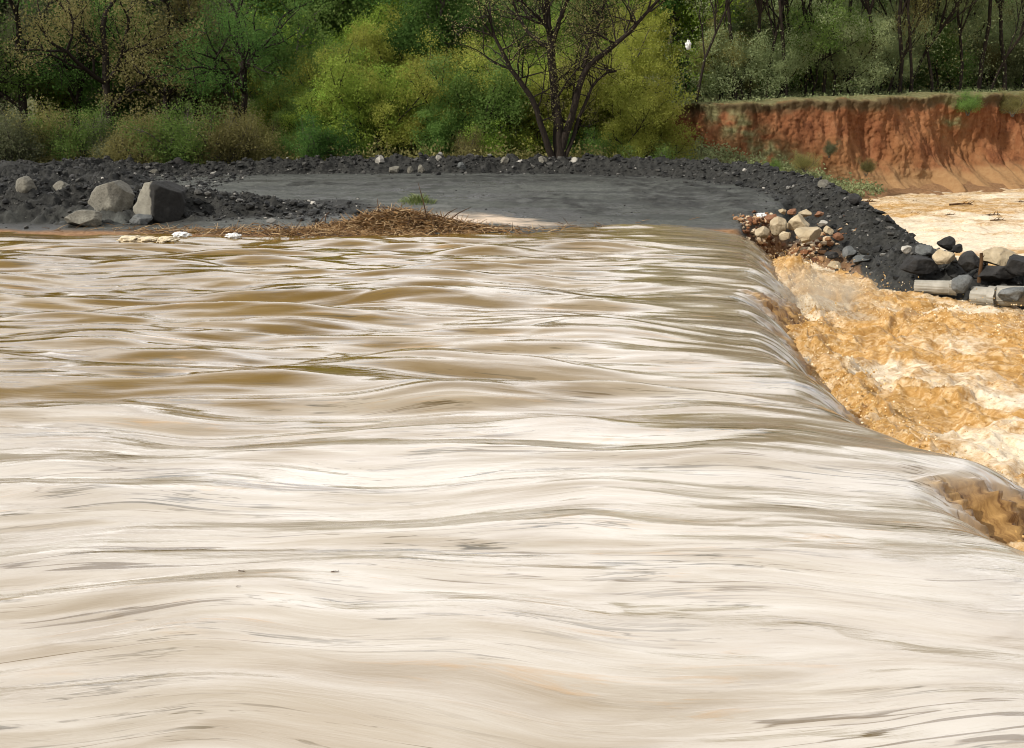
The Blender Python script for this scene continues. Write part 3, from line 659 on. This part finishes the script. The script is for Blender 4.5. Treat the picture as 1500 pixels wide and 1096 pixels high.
# foam flecks and litter at the left water edge
def foam_blob(loc, dims, label, seed):
    V0, F0 = ICO4; q = V0*np.array(dims)*.5*(1+.55*noise3(V0, 1.7, seed)+.3*noise3(V0, 4.5, seed+5)+.1*noise3(V0, 13, seed+9))[:, None]
    tag(link('foam_patch', mesh('foam_patch', q, F0, M['foam']), None, loc), label, 'foam')
for px, w, lb, s in ((192, .42, 'left cream foam clump floating in front of the boulders', 5), (218, .5, 'brightest cream foam clump floating in front of the boulders', 6), (243, .35, 'right cream foam clump trailing off in front of the boulders', 7)):
    c = at(px, 353, 0); foam_blob((c[0], c[1], water_z(c[0], c[1])+.0), (w*1.3, .6, .15), lb, s)
def scrap(loc, dims, label, seed, name='plastic_scrap'):
    V0, F0 = ICO4; q = V0*np.array(dims)*.5; q = q*(1+.45*noise3(V0, 2.3, seed)+.22*noise3(V0, 5.5, seed+7))[:, None]
    tag(link(name, mesh(name, q, F0, M['white_plastic']), None, loc), label, 'litter')
c = at(266, 347, .03); scrap((c[0], c[1], water_z(c[0], c[1])+.05), (.4, .2, .14), 'white plastic scrap floating right of the cream foam', 3)
c = at(342, 347, .03); scrap((c[0], c[1], .05), (.36, .2, .14), 'white plastic scrap lying in straw, right of the floating one', 4)
c = atY(1116, 304, 30.6); scrap((c[0], c[1], float(ground_h(np.array([c[0]]), np.array([30.6]))[0])+.05), (.26, .2, .14), 'white and red scrap on the black track above the brown stone', 8)

# spray thrown up at the foot of the fall
q = np.random.default_rng(77); n = 7000
yy = q.uniform(7, 29, n); xx = lip(yy)+1.0+np.abs(q.normal(0, .55, n)); zz = -.95+np.abs(q.normal(0, .24, n))*np.exp(-np.abs(xx-lip(yy)-1.1)/1.3)
b = [(8.0, 20.2, 1.3), (9.5, 18.7, 1.3), (6.7, 26.4, .9), (6.9, 23.6, .9)]
for (bx, by, br_), k in zip(b, range(4)):
    i = slice(k*700, k*700+700); xx[i] = q.normal(bx, br_*.7, 700); yy[i] = q.normal(by, br_*.6, 700); zz[i] = -.72+np.abs(q.normal(0, .14, 700))
sz = .006+.014*q.random(n)**3
tag(link('spray', scatter_stones('spray', np.column_stack([xx, yy, zz]), sz, 'spray', 78, 1)), 'muddy droplets thrown up at the foot of the fall', 'spray', kind='stuff')

# mist thrown up where the fall lands beside the washed-out end
def mist():
    t = NT('splash_mist'); n = t.noise(t.coord('Object'), 1.8, 5, .6)
    g = t.n('ShaderNodeTexGradient'); g.gradient_type = 'SPHERICAL'; mp = t.n('ShaderNodeMapping'); mp.inputs['Scale'].default_value = (.62, .62, 1.5); c = t.n('ShaderNodeTexCoord'); t.l(c.outputs['Object'], mp.inputs[0]); t.l(mp.outputs[0], g.inputs[0])
    v = t.n('ShaderNodeVolumePrincipled'); v.inputs['Color'].default_value = (1, .92, .74, 1); v.inputs['Anisotropy'].default_value = .2
    t.l(t.math('MULTIPLY', t.math('MULTIPLY', t.ramp(n, (.42, 0.), (.62, 1.)), g.outputs[1]), 1.2), v.inputs['Density']); t.l(v.outputs[0], t.out.inputs[1])
    V, F = ICO4; o = link('mist', mesh('mist', V*[1.6, 1.6, .66], F, t.m), None, (5.9, 21.8, -.55)); tag(o, 'pale spray mist hanging where the fall lands beside the coal bank', 'mist', kind='stuff')
mist()

# ------------------------------------------------------------------ trees
def leaves_mesh(name, C, size, mat, q, droop=.2, aspect=.55):
    n = len(C); A = q.normal(size=(n, 3)); A /= np.linalg.norm(A, axis=1)[:, None]
    B = q.normal(size=(n, 3)); B[:, 2] += .0; B = np.cross(A, B); B /= np.linalg.norm(B, axis=1)[:, None]
    s = (size*q.uniform(.55, 1.35, n))[:, None]
    V = np.stack([C-A*s, C+B*s*aspect, C+A*s, C-B*s*aspect], 1).reshape(-1, 3)
    return mesh(name, V, np.arange(4*n).reshape(-1, 4), M[mat], False)
def grow(q, start, d, L, rad, level, maxl, br, tips, spread=.75, up=.25, kids=(3, 5)):
    n = 6; P = [np.array(start, float)]; d = np.array(d, float); d /= np.linalg.norm(d); ds = [d]
    for k in range(n-1):
        d = d+q.normal(0, .13+.03*level, 3)+np.array([0, 0, up*.12*(level > 0)]); d /= np.linalg.norm(d); P.append(P[-1]+d*L/(n-1)); ds.append(d)
    P = np.array(P); br.append((P, rad*np.linspace(1, .5 if level < maxl else .2, n)))
    if level >= maxl: tips.append(P[2:]); return
    for k in range(q.integers(*kids)+(2 if level == 0 else 0)):
        f = q.uniform(.38 if level == 0 else .3, 1); i = int(f*(n-1)); p = P[i]
        s = q.normal(size=3); s -= ds[i]*(s@ds[i]); s /= np.linalg.norm(s)+1e-6
        nd = ds[i]*(1-spread*.6)+s*spread; nd[2] += up
        grow(q, p, nd, L*q.uniform(.48, .72)*(1.15-.4*f if level == 0 else 1), rad*.5, level+1, maxl, br, tips, spread, up, kids)
    grow(q, P[-1], ds[-1], L*.55, rad*.5, level+1, maxl, br, tips, spread, up, kids)
def make_tree(name, seed, L, rad, leaf_n, leaf_size, leafmat, barkmat, maxl=3, spread=.75, up=.25, stems=1, lean=.1, scat=.28, kids=(3, 5), low=0):
    q = np.random.default_rng(seed); br, tips = [], []
    for s in range(stems):
        a = q.uniform(0, 6.28) if stems > 1 else 0
        d = np.array([math.cos(a)*(.45 if stems > 1 else lean), math.sin(a)*(.45 if stems > 1 else lean), 1])
        grow(q, (0.1*math.cos(a)*(stems > 1), .1*math.sin(a)*(stems > 1), -.3), d, L*q.uniform(.8, 1.15), rad, 0, maxl, br, tips, spread, up, kids)
    T = np.concatenate(tips); c = T[q.integers(0, len(T), leaf_n)]+q.normal(0, scat, (leaf_n, 3))*[1, 1, .75]
    if low:
        a = q.uniform(0, 6.28, low); rr = np.sqrt(q.random(low))*L*.75; c = np.concatenate([c, np.column_stack([rr*np.cos(a), rr*np.sin(a), q.random(low)*L*.6])])
    c = c[c[:, 2] > .02]
    V, F = tubes(br, 6 if maxl < 3 else 5)
    return mesh('trunk', V, F, M[barkmat]), leaves_mesh('crown', c, leaf_size, leafmat, q)
def plant(name, parts, loc, label, cat, group=None, rot=0, sc=1, leafmat=None, barkmat=None, crown='crown', trunk='trunk'):
    o = bpy.data.objects.new(name, None); COL.objects.link(o); o.location = loc; o.rotation_euler.z = rot; o.scale = (sc, sc, sc); o.empty_display_size = .3
    for nm, me, mt in ((trunk, parts[0], barkmat), (crown, parts[1], leafmat)):
        c = link(nm, me, o)
        if mt: c.material_slots[0].link = 'OBJECT'; c.material_slots[0].material = M[mt]
    return tag(o, label, cat, group)

LEAFY = [make_tree('t', s, 4.6, .17, 38000, .052, 'leaf_mid', 'bark_grey', scat=.26) for s in (1, 2, 3)]
BARE = [make_tree('t', s, 4.6, .2, 14000, .045, 'leaf_brown', 'bark_dark', scat=.25, spread=.85, kids=(3, 5)) for s in (4, 5)]
SLIM = [make_tree('t', s, 7.6, .10, 17000, .05, 'leaf_grey', 'bark_dark', spread=.5, up=.5, scat=.32, low=1500) for s in (6, 7, 8)]
BUSH = [make_tree('b', s, 1.5, .05, 14000, .036, 'leaf_bright', 'bark_grey', maxl=2, stems=6, scat=.2, up=.3, low=900) for s in (9, 10, 12)]
YOUNG = [make_tree('y', s, 2.5, .06, 20000, .038, 'leaf_bright', 'bark_dark', maxl=3, stems=2, scat=.17, up=.35, spread=.8, kids=(3, 5), low=300) for s in (31, 32, 33)]
def gz(x, y): return float(ground_h(np.array([float(x)]), np.array([float(y)]), False)[0])

# the dark forked tree on the ridge
def hero():
    q = np.random.default_rng(15); k = 47/1608; br, tips = [], []
    def P(pts, d0, d1): return np.array([((x-815)*k, d0+(d1-d0)*i/(len(pts)-1), (224-y)*k) for i, (x, y) in enumerate(pts)])
    def sm(p, n=14):
        t = np.linspace(0, len(p)-1, n); w = np.stack([np.interp(t, range(len(p)), p[:, i]) for i in range(3)], 1); w[1:-1] = (w[:-2]+2*w[1:-1]+w[2:])/4; return w+q.normal(0, .025, w.shape)
    stems = [([(820, 232), (818, 200), (812, 150), (808, 105), (806, 70), (801, 30), (795, -30), (790, -90)], .27, 0, .4),
             ([(812, 228), (803, 205), (790, 170), (783, 140), (765, 115), (748, 95), (735, 70), (722, 40)], .17, 0, -1.2),
             ([(822, 205), (832, 165), (845, 125), (850, 95), (872, 78), (898, 60), (922, 35), (950, 5)], .18, .1, -.7),
             ([(824, 225), (836, 190), (848, 158), (862, 120), (880, 100), (900, 98)], .11, 0, .9),
             ([(808, 70), (790, 60), (772, 45), (755, 15), (742, -30)], .11, .2, 1.2),
             ([(806, 60), (818, 30), (828, 0), (842, -50)], .12, .2, -.6),
             ([(850, 95), (858, 60), (874, 30), (885, -20)], .1, -.3, .5), ([(812, 150), (830, 175), (838, 150), (842, 70), (856, 40)], .07, .1, 1.2)]
    for pts, rad, d0, d1 in stems:
        p = sm(P(pts, d0, d1)); br.append((p, 1.0*rad*np.linspace(1, .34, len(p))))
        for j in range(4, len(p)):
            for m in range(3 if j > 7 else 1):
                if q.random() < .8:
                    s = q.normal(size=3); s[2] = abs(s[2])*.8; grow(q, p[j], s, q.uniform(.9, 2.1), rad*.22, 1, 3, br, tips, .85, .3, (2, 4))
    T = np.concatenate(tips); c = T[q.integers(0, len(T), 15000)]+q.normal(0, .16, (15000, 3))
    V, F = tubes(br, 6); return mesh('trunk', V, F, M['bark_dark']), leaves_mesh('crown', c, .036, 'leaf_olive', q)
x, y = (815-750)/1608*46.4, 46.4
plant('forked_tree', hero(), (x, y, gz(x, y)), 'dark multi-stemmed tree with open twiggy crown standing on the ridge behind the track', 'tree')

q = np.random.default_rng(101)
def px_x(px, Yd): return (px-750)/1608*Yd
# front line of bushes
for px, Yd, sc, m, lb, g in [
    (948, 49.4, 1.5, 'leaf_yellow', 'tall bright yellow-green bush beside the end of the red bank', None),
    (915, 51, 1.6, 'leaf_yellow', 'yellow-green bush between the dark forked tree and the tall bright bush', None),
    (960, 46.8, .95, 'leaf_mid', 'low dark green bush under the tall yellow-green bush', None),
    (1002, 46.6, .8, 'leaf_dark', 'small deep green bush at the foot of the red bank', None),
    (890, 49, .6, 'leaf_mid', 'low green bush just right of the forked trunk', None),
    (715, 49.5, .9, 'leaf_bright', 'green bush just left of the forked trunk', None),
    (470, 47.6, .95, 'leaf_dark', 'deep emerald green bush on the ridge above the track', None),
    (520, 48, .8, 'leaf_dark', 'smaller deep green bush right of the emerald one', None)]:
    x = px_x(px, Yd); plant('bush', (YOUNG if sc > 1.2 else BUSH)[q.integers(3)], (x, Yd, gz(x, Yd)-.1), lb, 'bush', g, q.uniform(0, 6.28), sc*(.8 if sc > 1.2 else 1), m)
for i in range(15):
    px = -40+i*36+q.uniform(-12, 12); Yd = q.uniform(46.8, 50); x = px_x(px, Yd)
    if px > 430: continue
    plant('bush', BUSH[q.integers(3)], (x, Yd, gz(x, Yd)-.1), 'olive green undergrowth bush along the dark woods at left', 'bush', 'undergrowth bushes at left', q.uniform(0, 6.28), q.uniform(.75, 1.25), ['leaf_olive', 'leaf_mid', 'leaf_brown', 'leaf_olive'][i % 4])
for i in range(20):
    px = 395+i*26.5+q.uniform(-12, 12); Yd = q.uniform(49, 54); Yd = max(Yd, 51.5) if 740 < px < 890 else Yd; x = px_x(px, Yd)
    plant('young_tree', YOUNG[q.integers(3)], (x, Yd, gz(x, Yd)-.1), 'bright green young tree in the thicket behind the middle of the track', 'tree', 'young trees behind the track', q.uniform(0, 6.28), q.uniform(.8, 1.4), ['leaf_bright', 'leaf_mid', 'leaf_yellow', 'leaf_bright'][i % 4] if i < 15 else 'leaf_yellow')
for i in range(9):
    px = 400+i*60+q.uniform(-15, 15); Yd = q.uniform(48, 50); Yd = max(Yd, 50) if 760 < px < 890 else Yd; x = px_x(px, Yd)
    plant('bush', BUSH[q.integers(3)], (x, Yd, gz(x, Yd)-.1), 'low green bush at the foot of the thicket behind the track', 'bush', 'low bushes behind the track', q.uniform(0, 6.28), q.uniform(.5, .8), ['leaf_mid', 'leaf_olive', 'leaf_bright', 'leaf_dark'][i % 4])
# dark bare trees at left
for i, px in enumerate([-30, 55, 130, 175, 245, 300, 370]):
    Yd = 51+2.2*(i % 3)+q.uniform(0, 1); x = px_x(px, Yd)
    plant('bare_tree', BARE[i % 2], (x, Yd, gz(x, Yd)), 'thinly leaved tree with dark crooked trunk in the shaded woods at left', 'tree', 'half-bare trees at left', q.uniform(0, 6.28), q.uniform(.95, 1.25), ['leaf_mid', 'leaf_brown', 'leaf_dark', 'leaf_olive'][i % 4])
for i, px in enumerate([-60, 20, 95, 160, 215, 280, 330, 395]):
    Yd = 56+3*(i % 3)+q.uniform(0, 2); x = px_x(px, Yd)
    plant('leafy_tree', LEAFY[i % 3], (x, Yd, gz(x, Yd)), 'dull green tree filling the dark woods at left', 'tree', 'dull green trees at left', q.uniform(0, 6.28), q.uniform(.95, 1.3), ['leaf_brown', 'leaf_mid', 'leaf_olive', 'leaf_dark'][i % 4])
for i, px in enumerate([430, 480, 530, 580, 635, 690, 730, 790, 845, 885, 920]):
    Yd = 53+3*(i % 3)+q.uniform(0, 2); x = px_x(px, Yd)
    plant('leafy_tree', LEAFY[i % 3], (x, Yd, gz(x, Yd)), 'fresh green tree in the thicket behind the middle of the track', 'tree', 'fresh green trees behind the track', q.uniform(0, 6.28), q.uniform(.85, 1.25) if px < 850 else .8, (['leaf_mid', 'leaf_bright', 'leaf_bright', 'leaf_yellow', 'leaf_mid'][i % 5] if i < 8 else 'leaf_yellow'))
for i in range(42):
    px = -80+i*27+q.uniform(-12, 12); Yd = 63+6*(i % 3)+q.uniform(0, 4); x = px_x(px, Yd)
    plant('leafy_tree', LEAFY[i % 3], (x, Yd, gz(x, Yd)), 'deep row tree half hidden behind the front thicket', 'tree', 'deep rows of trees behind the thicket', q.uniform(0, 6.28), q.uniform(1.2, 1.6), ['leaf_mid', 'leaf_dark', 'leaf_grey', 'leaf_mid', 'leaf_bright'][i % 5])
# slender wood above the red bank
for i in range(26):
    px = 990+(i*37 % 560)+q.uniform(-10, 10); Yd = 61.5+(i*7 % 28)+q.uniform(0, 2); x = px_x(px, Yd)
    plant('slender_tree', SLIM[i % 3], (x, Yd, gz(x, Yd)), 'slender grey-green tree with dark trunk in the wood above the red bank', 'tree', 'slender trees above the red bank', q.uniform(0, 6.28), q.uniform(.75, 1.0), ['leaf_grey', 'leaf_grey', 'leaf_olive', 'leaf_grey', 'leaf_mid', 'leaf_bright'][i % 6])
for i in range(14):
    px = 1010+i*38+q.uniform(-10, 10); Yd = cliff_y(px_x(px, 63))+5+q.uniform(0, 5); x = px_x(px, Yd)
    plant('young_tree', YOUNG[i % 3], (x, Yd, gz(x, Yd)-.1), 'pale grey-green young tree at the front of the wood above the red bank', 'tree', 'young trees above the red bank', q.uniform(0, 6.28), q.uniform(.8, 1.35), ['leaf_grey', 'leaf_olive', 'leaf_grey', 'leaf_grey', 'leaf_mid'][i % 5], 'bark_dark')
for i in range(18):
    px = 1000+i*31+q.uniform(-10, 10); Yd = 69+5*(i % 2)+q.uniform(0, 3); x = px_x(px, Yd)
    plant('leafy_tree', LEAFY[i % 3], (x, Yd, gz(x, Yd)), 'full grey-green tree behind the young trees above the red bank', 'tree', 'full trees above the red bank', q.uniform(0, 6.28), q.uniform(.85, 1.1), ['leaf_grey', 'leaf_mid', 'leaf_grey', 'leaf_olive'][i % 4], 'bark_dark')
POLE = [make_tree('p', s, 8.5, .11, 5000, .05, 'leaf_grey', 'bark_dark', maxl=2, spread=.45, up=.6, scat=.35, lean=.06) for s in (51, 52, 53)]
for i, px in enumerate([1046, 1068, 1086, 1112, 1140, 1166, 1192, 1228, 1262, 1300, 1318, 1347, 1385, 1412, 1450, 1474, 1498]):
    Yd = cliff_y(px_x(px, 60))+4+q.uniform(0, 3); x = px_x(px, Yd)
    plant('pole_tree', POLE[i % 3], (x, Yd, gz(x, Yd)), 'thin upright dark-trunked tree at the edge of the wood above the red bank', 'tree', 'thin trunks along the brim of the red bank', q.uniform(0, 6.28), q.uniform(.8, 1.2), 'leaf_grey')
for i in range(13):
    px = -330+i*72+q.uniform(-14, 14); Yd = 60.5+2.5*(i % 2)+q.uniform(0, 2); x = px_x(px, Yd)
    plant('leafy_tree', LEAFY[i % 3], (x, Yd, gz(x, Yd)), 'very tall dark tree rising out of the picture behind the left woods', 'tree', 'very tall trees behind the left woods', q.uniform(0, 6.28), q.uniform(1.75, 2.05), ['leaf_dark', 'leaf_mid', 'leaf_brown'][i % 3])
for i, px in enumerate([330, 390, 440, 500, 560, 620, 690]):
    Yd = 58.5+q.uniform(0, 3); x = px_x(px, Yd)
    plant('leafy_tree', LEAFY[i % 3], (x, Yd, gz(x, Yd)), 'tall green tree closing the gap behind the bright thicket', 'tree', 'tall trees behind the bright thicket', q.uniform(0, 6.28), q.uniform(1.35, 1.6), ['leaf_mid', 'leaf_bright', 'leaf_dark'][i % 3])
for i in range(22):
    px = 1020+i*24+q.uniform(-10, 10); Yd = 66+q.uniform(0, 9); x = px_x(px, Yd)
    plant('bush', BUSH[i % 3], (x, Yd, gz(x, Yd)-.1), 'grey-green undergrowth bush among the trunks above the red bank', 'bush', 'undergrowth above the red bank', q.uniform(0, 6.28), q.uniform(.7, 1.3), ['leaf_grey', 'leaf_mid', 'leaf_dark'][i % 3])
for px, py, Yd, sc, m, lb in [(1420, 150, 56.6, .5, 'leaf_mid', 'small green shrub hanging over the brim of the red bank'), (1485, 152, 58, .5, 'leaf_olive', 'shrub over the brim of the red bank at the right edge'), (1215, 212, 50.6, .3, 'leaf_brown', 'dark brown shrub caught halfway down the red bank'), (1270, 238, 50.4, .3, 'leaf_olive', 'low green shrub on the slipped slope below the red bank'), (1180, 232, 49.0, .34, 'leaf_olive', 'grey-green shrub on the slipped slope behind the coal ridge'), (1130, 238, 47.4, .3, 'leaf_mid', 'pale green shrub just behind the coal ridge')]:
    c = atY(px, py, Yd); plant('bush', BUSH[q.integers(3)], (c[0], Yd, max(c[2]-.5, gz(c[0], Yd)-.1)), lb, 'bush', None, q.uniform(0, 6.28), sc, m)
x = px_x(1010, 55.2); plant('slender_tree', SLIM[1], (x, 55.2, gz(x, 55.2)), 'slender dark-trunked tree holding the small white sack beside the yellow-green bush', 'tree', None, .4, .8, 'leaf_grey')
c = atY(1008, 66, 54.9); scrap(c, (.26, .26, .40), 'small white sack caught in twigs beside the yellow-green bush', 9, 'white_sack')

# undergrowth and the far wood as masses
n = 42000; px = q.uniform(-60, 1020, n); Yd = 46.9+q.random(n)**1.6*13; x = px_x(px, Yd)
z = ground_h(x, Yd, False)+np.abs(q.normal(0, .33, n))*(1+.6*perlin(x/1.6, Yd/1.6, 9)); ok = (z < 3.0)
tag(link('undergrowth', leaves_mesh('undergrowth', np.column_stack([x, Yd, z])[ok], .07, 'leaf_olive', q)), 'low leafy ground cover at the foot of the woods', 'undergrowth', kind='stuff')
n = 30000; x = q.uniform(8, 60, n); dc = 2.2+q.random(n)*30; Yd = cliff_y(x)+dc
z = ground_h(x, Yd, False)+np.abs(q.normal(0, .16, n))*(.4+.05*dc)
xt, yt = q.uniform(6.5, 17.5, 17000), q.uniform(46.5, 53.5, 17000); zt = ground_h(xt, yt, False); ok = (zt > -.9) & (perlin(xt/1.1, yt/1.1, 17) > -.25) & (yt < cliff_y(xt)-1.0)
x = np.concatenate([x, xt[ok]]); Yd = np.concatenate([Yd, yt[ok]]); z = np.concatenate([z, zt[ok]+np.abs(q.normal(0, .16, ok.sum()))*(1+perlin(xt[ok]/.9, yt[ok]/.9, 18))])
tag(link('dry_grass', leaves_mesh('dry_grass', np.column_stack([x, Yd, z]), .07, 'leaf_grey', q)), 'short dry grass on the brim above the red bank', 'grass', kind='stuff')
n = 60000; x = q.uniform(-75, 90, n); Yd = q.uniform(92, 116, n)
hh = (13+4*perlin(x/7, Yd/7, 14))*q.random(n)**.8
tag(link('distant_wood', leaves_mesh('distant_wood', np.column_stack([x, Yd, ground_h(x, Yd, False)+hh]), .3, 'leaf_grey', q)), 'dim far wood closing the view behind all the trees', 'wood', kind='stuff')

# ------------------------------------------------------------------ light
SUN = np.array([-.72, -.46, .56]); SUN /= np.linalg.norm(SUN)
el, az = math.asin(SUN[2]), math.atan2(SUN[0], SUN[1])
w = bpy.data.worlds.new('World'); scene.world = w; w.use_nodes = True; t = w.node_tree; N = t.nodes; N.clear()
sky = N.new('ShaderNodeTexSky'); sky.sky_type = 'NISHITA'; sky.sun_disc = False; sky.sun_elevation = el; sky.sun_rotation = az % (2*math.pi); sky.air_density = 1; sky.dust_density = 3
tc = N.new('ShaderNodeTexCoord'); mp = N.new('ShaderNodeMapping'); mp.inputs['Scale'].default_value = (1, 1, 2.2); t.links.new(tc.outputs['Generated'], mp.inputs[0])
nz_ = N.new('ShaderNodeTexNoise'); nz_.inputs['Scale'].default_value = 2.2; nz_.inputs['Detail'].default_value = 6; t.links.new(mp.outputs[0], nz_.inputs['Vector'])
rp = N.new('ShaderNodeValToRGB'); rp.color_ramp.elements[0].position = .30; rp.color_ramp.elements[1].position = .46; t.links.new(nz_.outputs[0], rp.inputs[0])
# unseen bright cloud added in the north to whiten reflections, greyer cloud elsewhere
sp = N.new('ShaderNodeSeparateXYZ'); t.links.new(tc.outputs['Generated'], sp.inputs[0])
r2 = N.new('ShaderNodeValToRGB'); t.links.new(sp.outputs[2], r2.inputs[0]); e = r2.color_ramp.elements
e[0].position = 0; e[0].color = (1, 1, 1, 1); e[1].position = .85; e[1].color = (0, 0, 0, 1); k = e.new(.5); k.color = (.85, .85, .85, 1)
r3 = N.new('ShaderNodeValToRGB'); t.links.new(sp.outputs[1], r3.inputs[0]); e = r3.color_ramp.elements
e[0].position = .1; e[0].color = (0, 0, 0, 1); e[1].position = .7; e[1].color = (1, 1, 1, 1)
mu = N.new('ShaderNodeMath'); mu.operation = 'MULTIPLY'; t.links.new(r2.outputs[0], mu.inputs[0]); t.links.new(r3.outputs[0], mu.inputs[1])
mc = N.new('ShaderNodeMix'); mc.data_type = 'RGBA'; t.links.new(mu.outputs[0], mc.inputs[0]); mc.inputs[6].default_value = (7.6, 7.6, 7.7, 1); mc.inputs[7].default_value = (30, 30, 30.4, 1)
mx = N.new('ShaderNodeMix'); mx.data_type = 'RGBA'; t.links.new(rp.outputs[0], mx.inputs[0]); t.links.new(sky.outputs[0], mx.inputs[6]); t.links.new(mc.outputs[2], mx.inputs[7])
bg = N.new('ShaderNodeBackground'); bg.inputs[1].default_value = .1; t.links.new(mx.outputs[2], bg.inputs[0])
out = N.new('ShaderNodeOutputWorld'); t.links.new(bg.outputs[0], out.inputs[0])
sd = bpy.data.lights.new('sun', 'SUN'); sd.energy = 3.7; sd.angle = R(.6); sd.color = (1, .95, .87)
so = bpy.data.objects.new('sun', sd); COL.objects.link(so); so.location = (-20, -12, 30)
from mathutils import Vector
so.rotation_euler = Vector(-SUN).to_track_quat('-Z', 'Y').to_euler()

vs = scene.view_settings; vs.view_transform = 'Standard'; vs.look = 'None'; vs.exposure = .22; vs.gamma = 1; vs.use_curve_mapping = False
scene.render.engine = 'CYCLES'
cy = scene.cycles; cy.use_denoising = True; cy.filter_width = 1.05; cy.max_bounces = 6; cy.diffuse_bounces = 3; cy.glossy_bounces = 3; cy.transmission_bounces = 3; cy.transparent_max_bounces = 4
cy.volume_step_rate = 2; cy.volume_max_steps = 64; cy.caustics_reflective = False; cy.caustics_refractive = False; cy.sample_clamp_indirect = 4
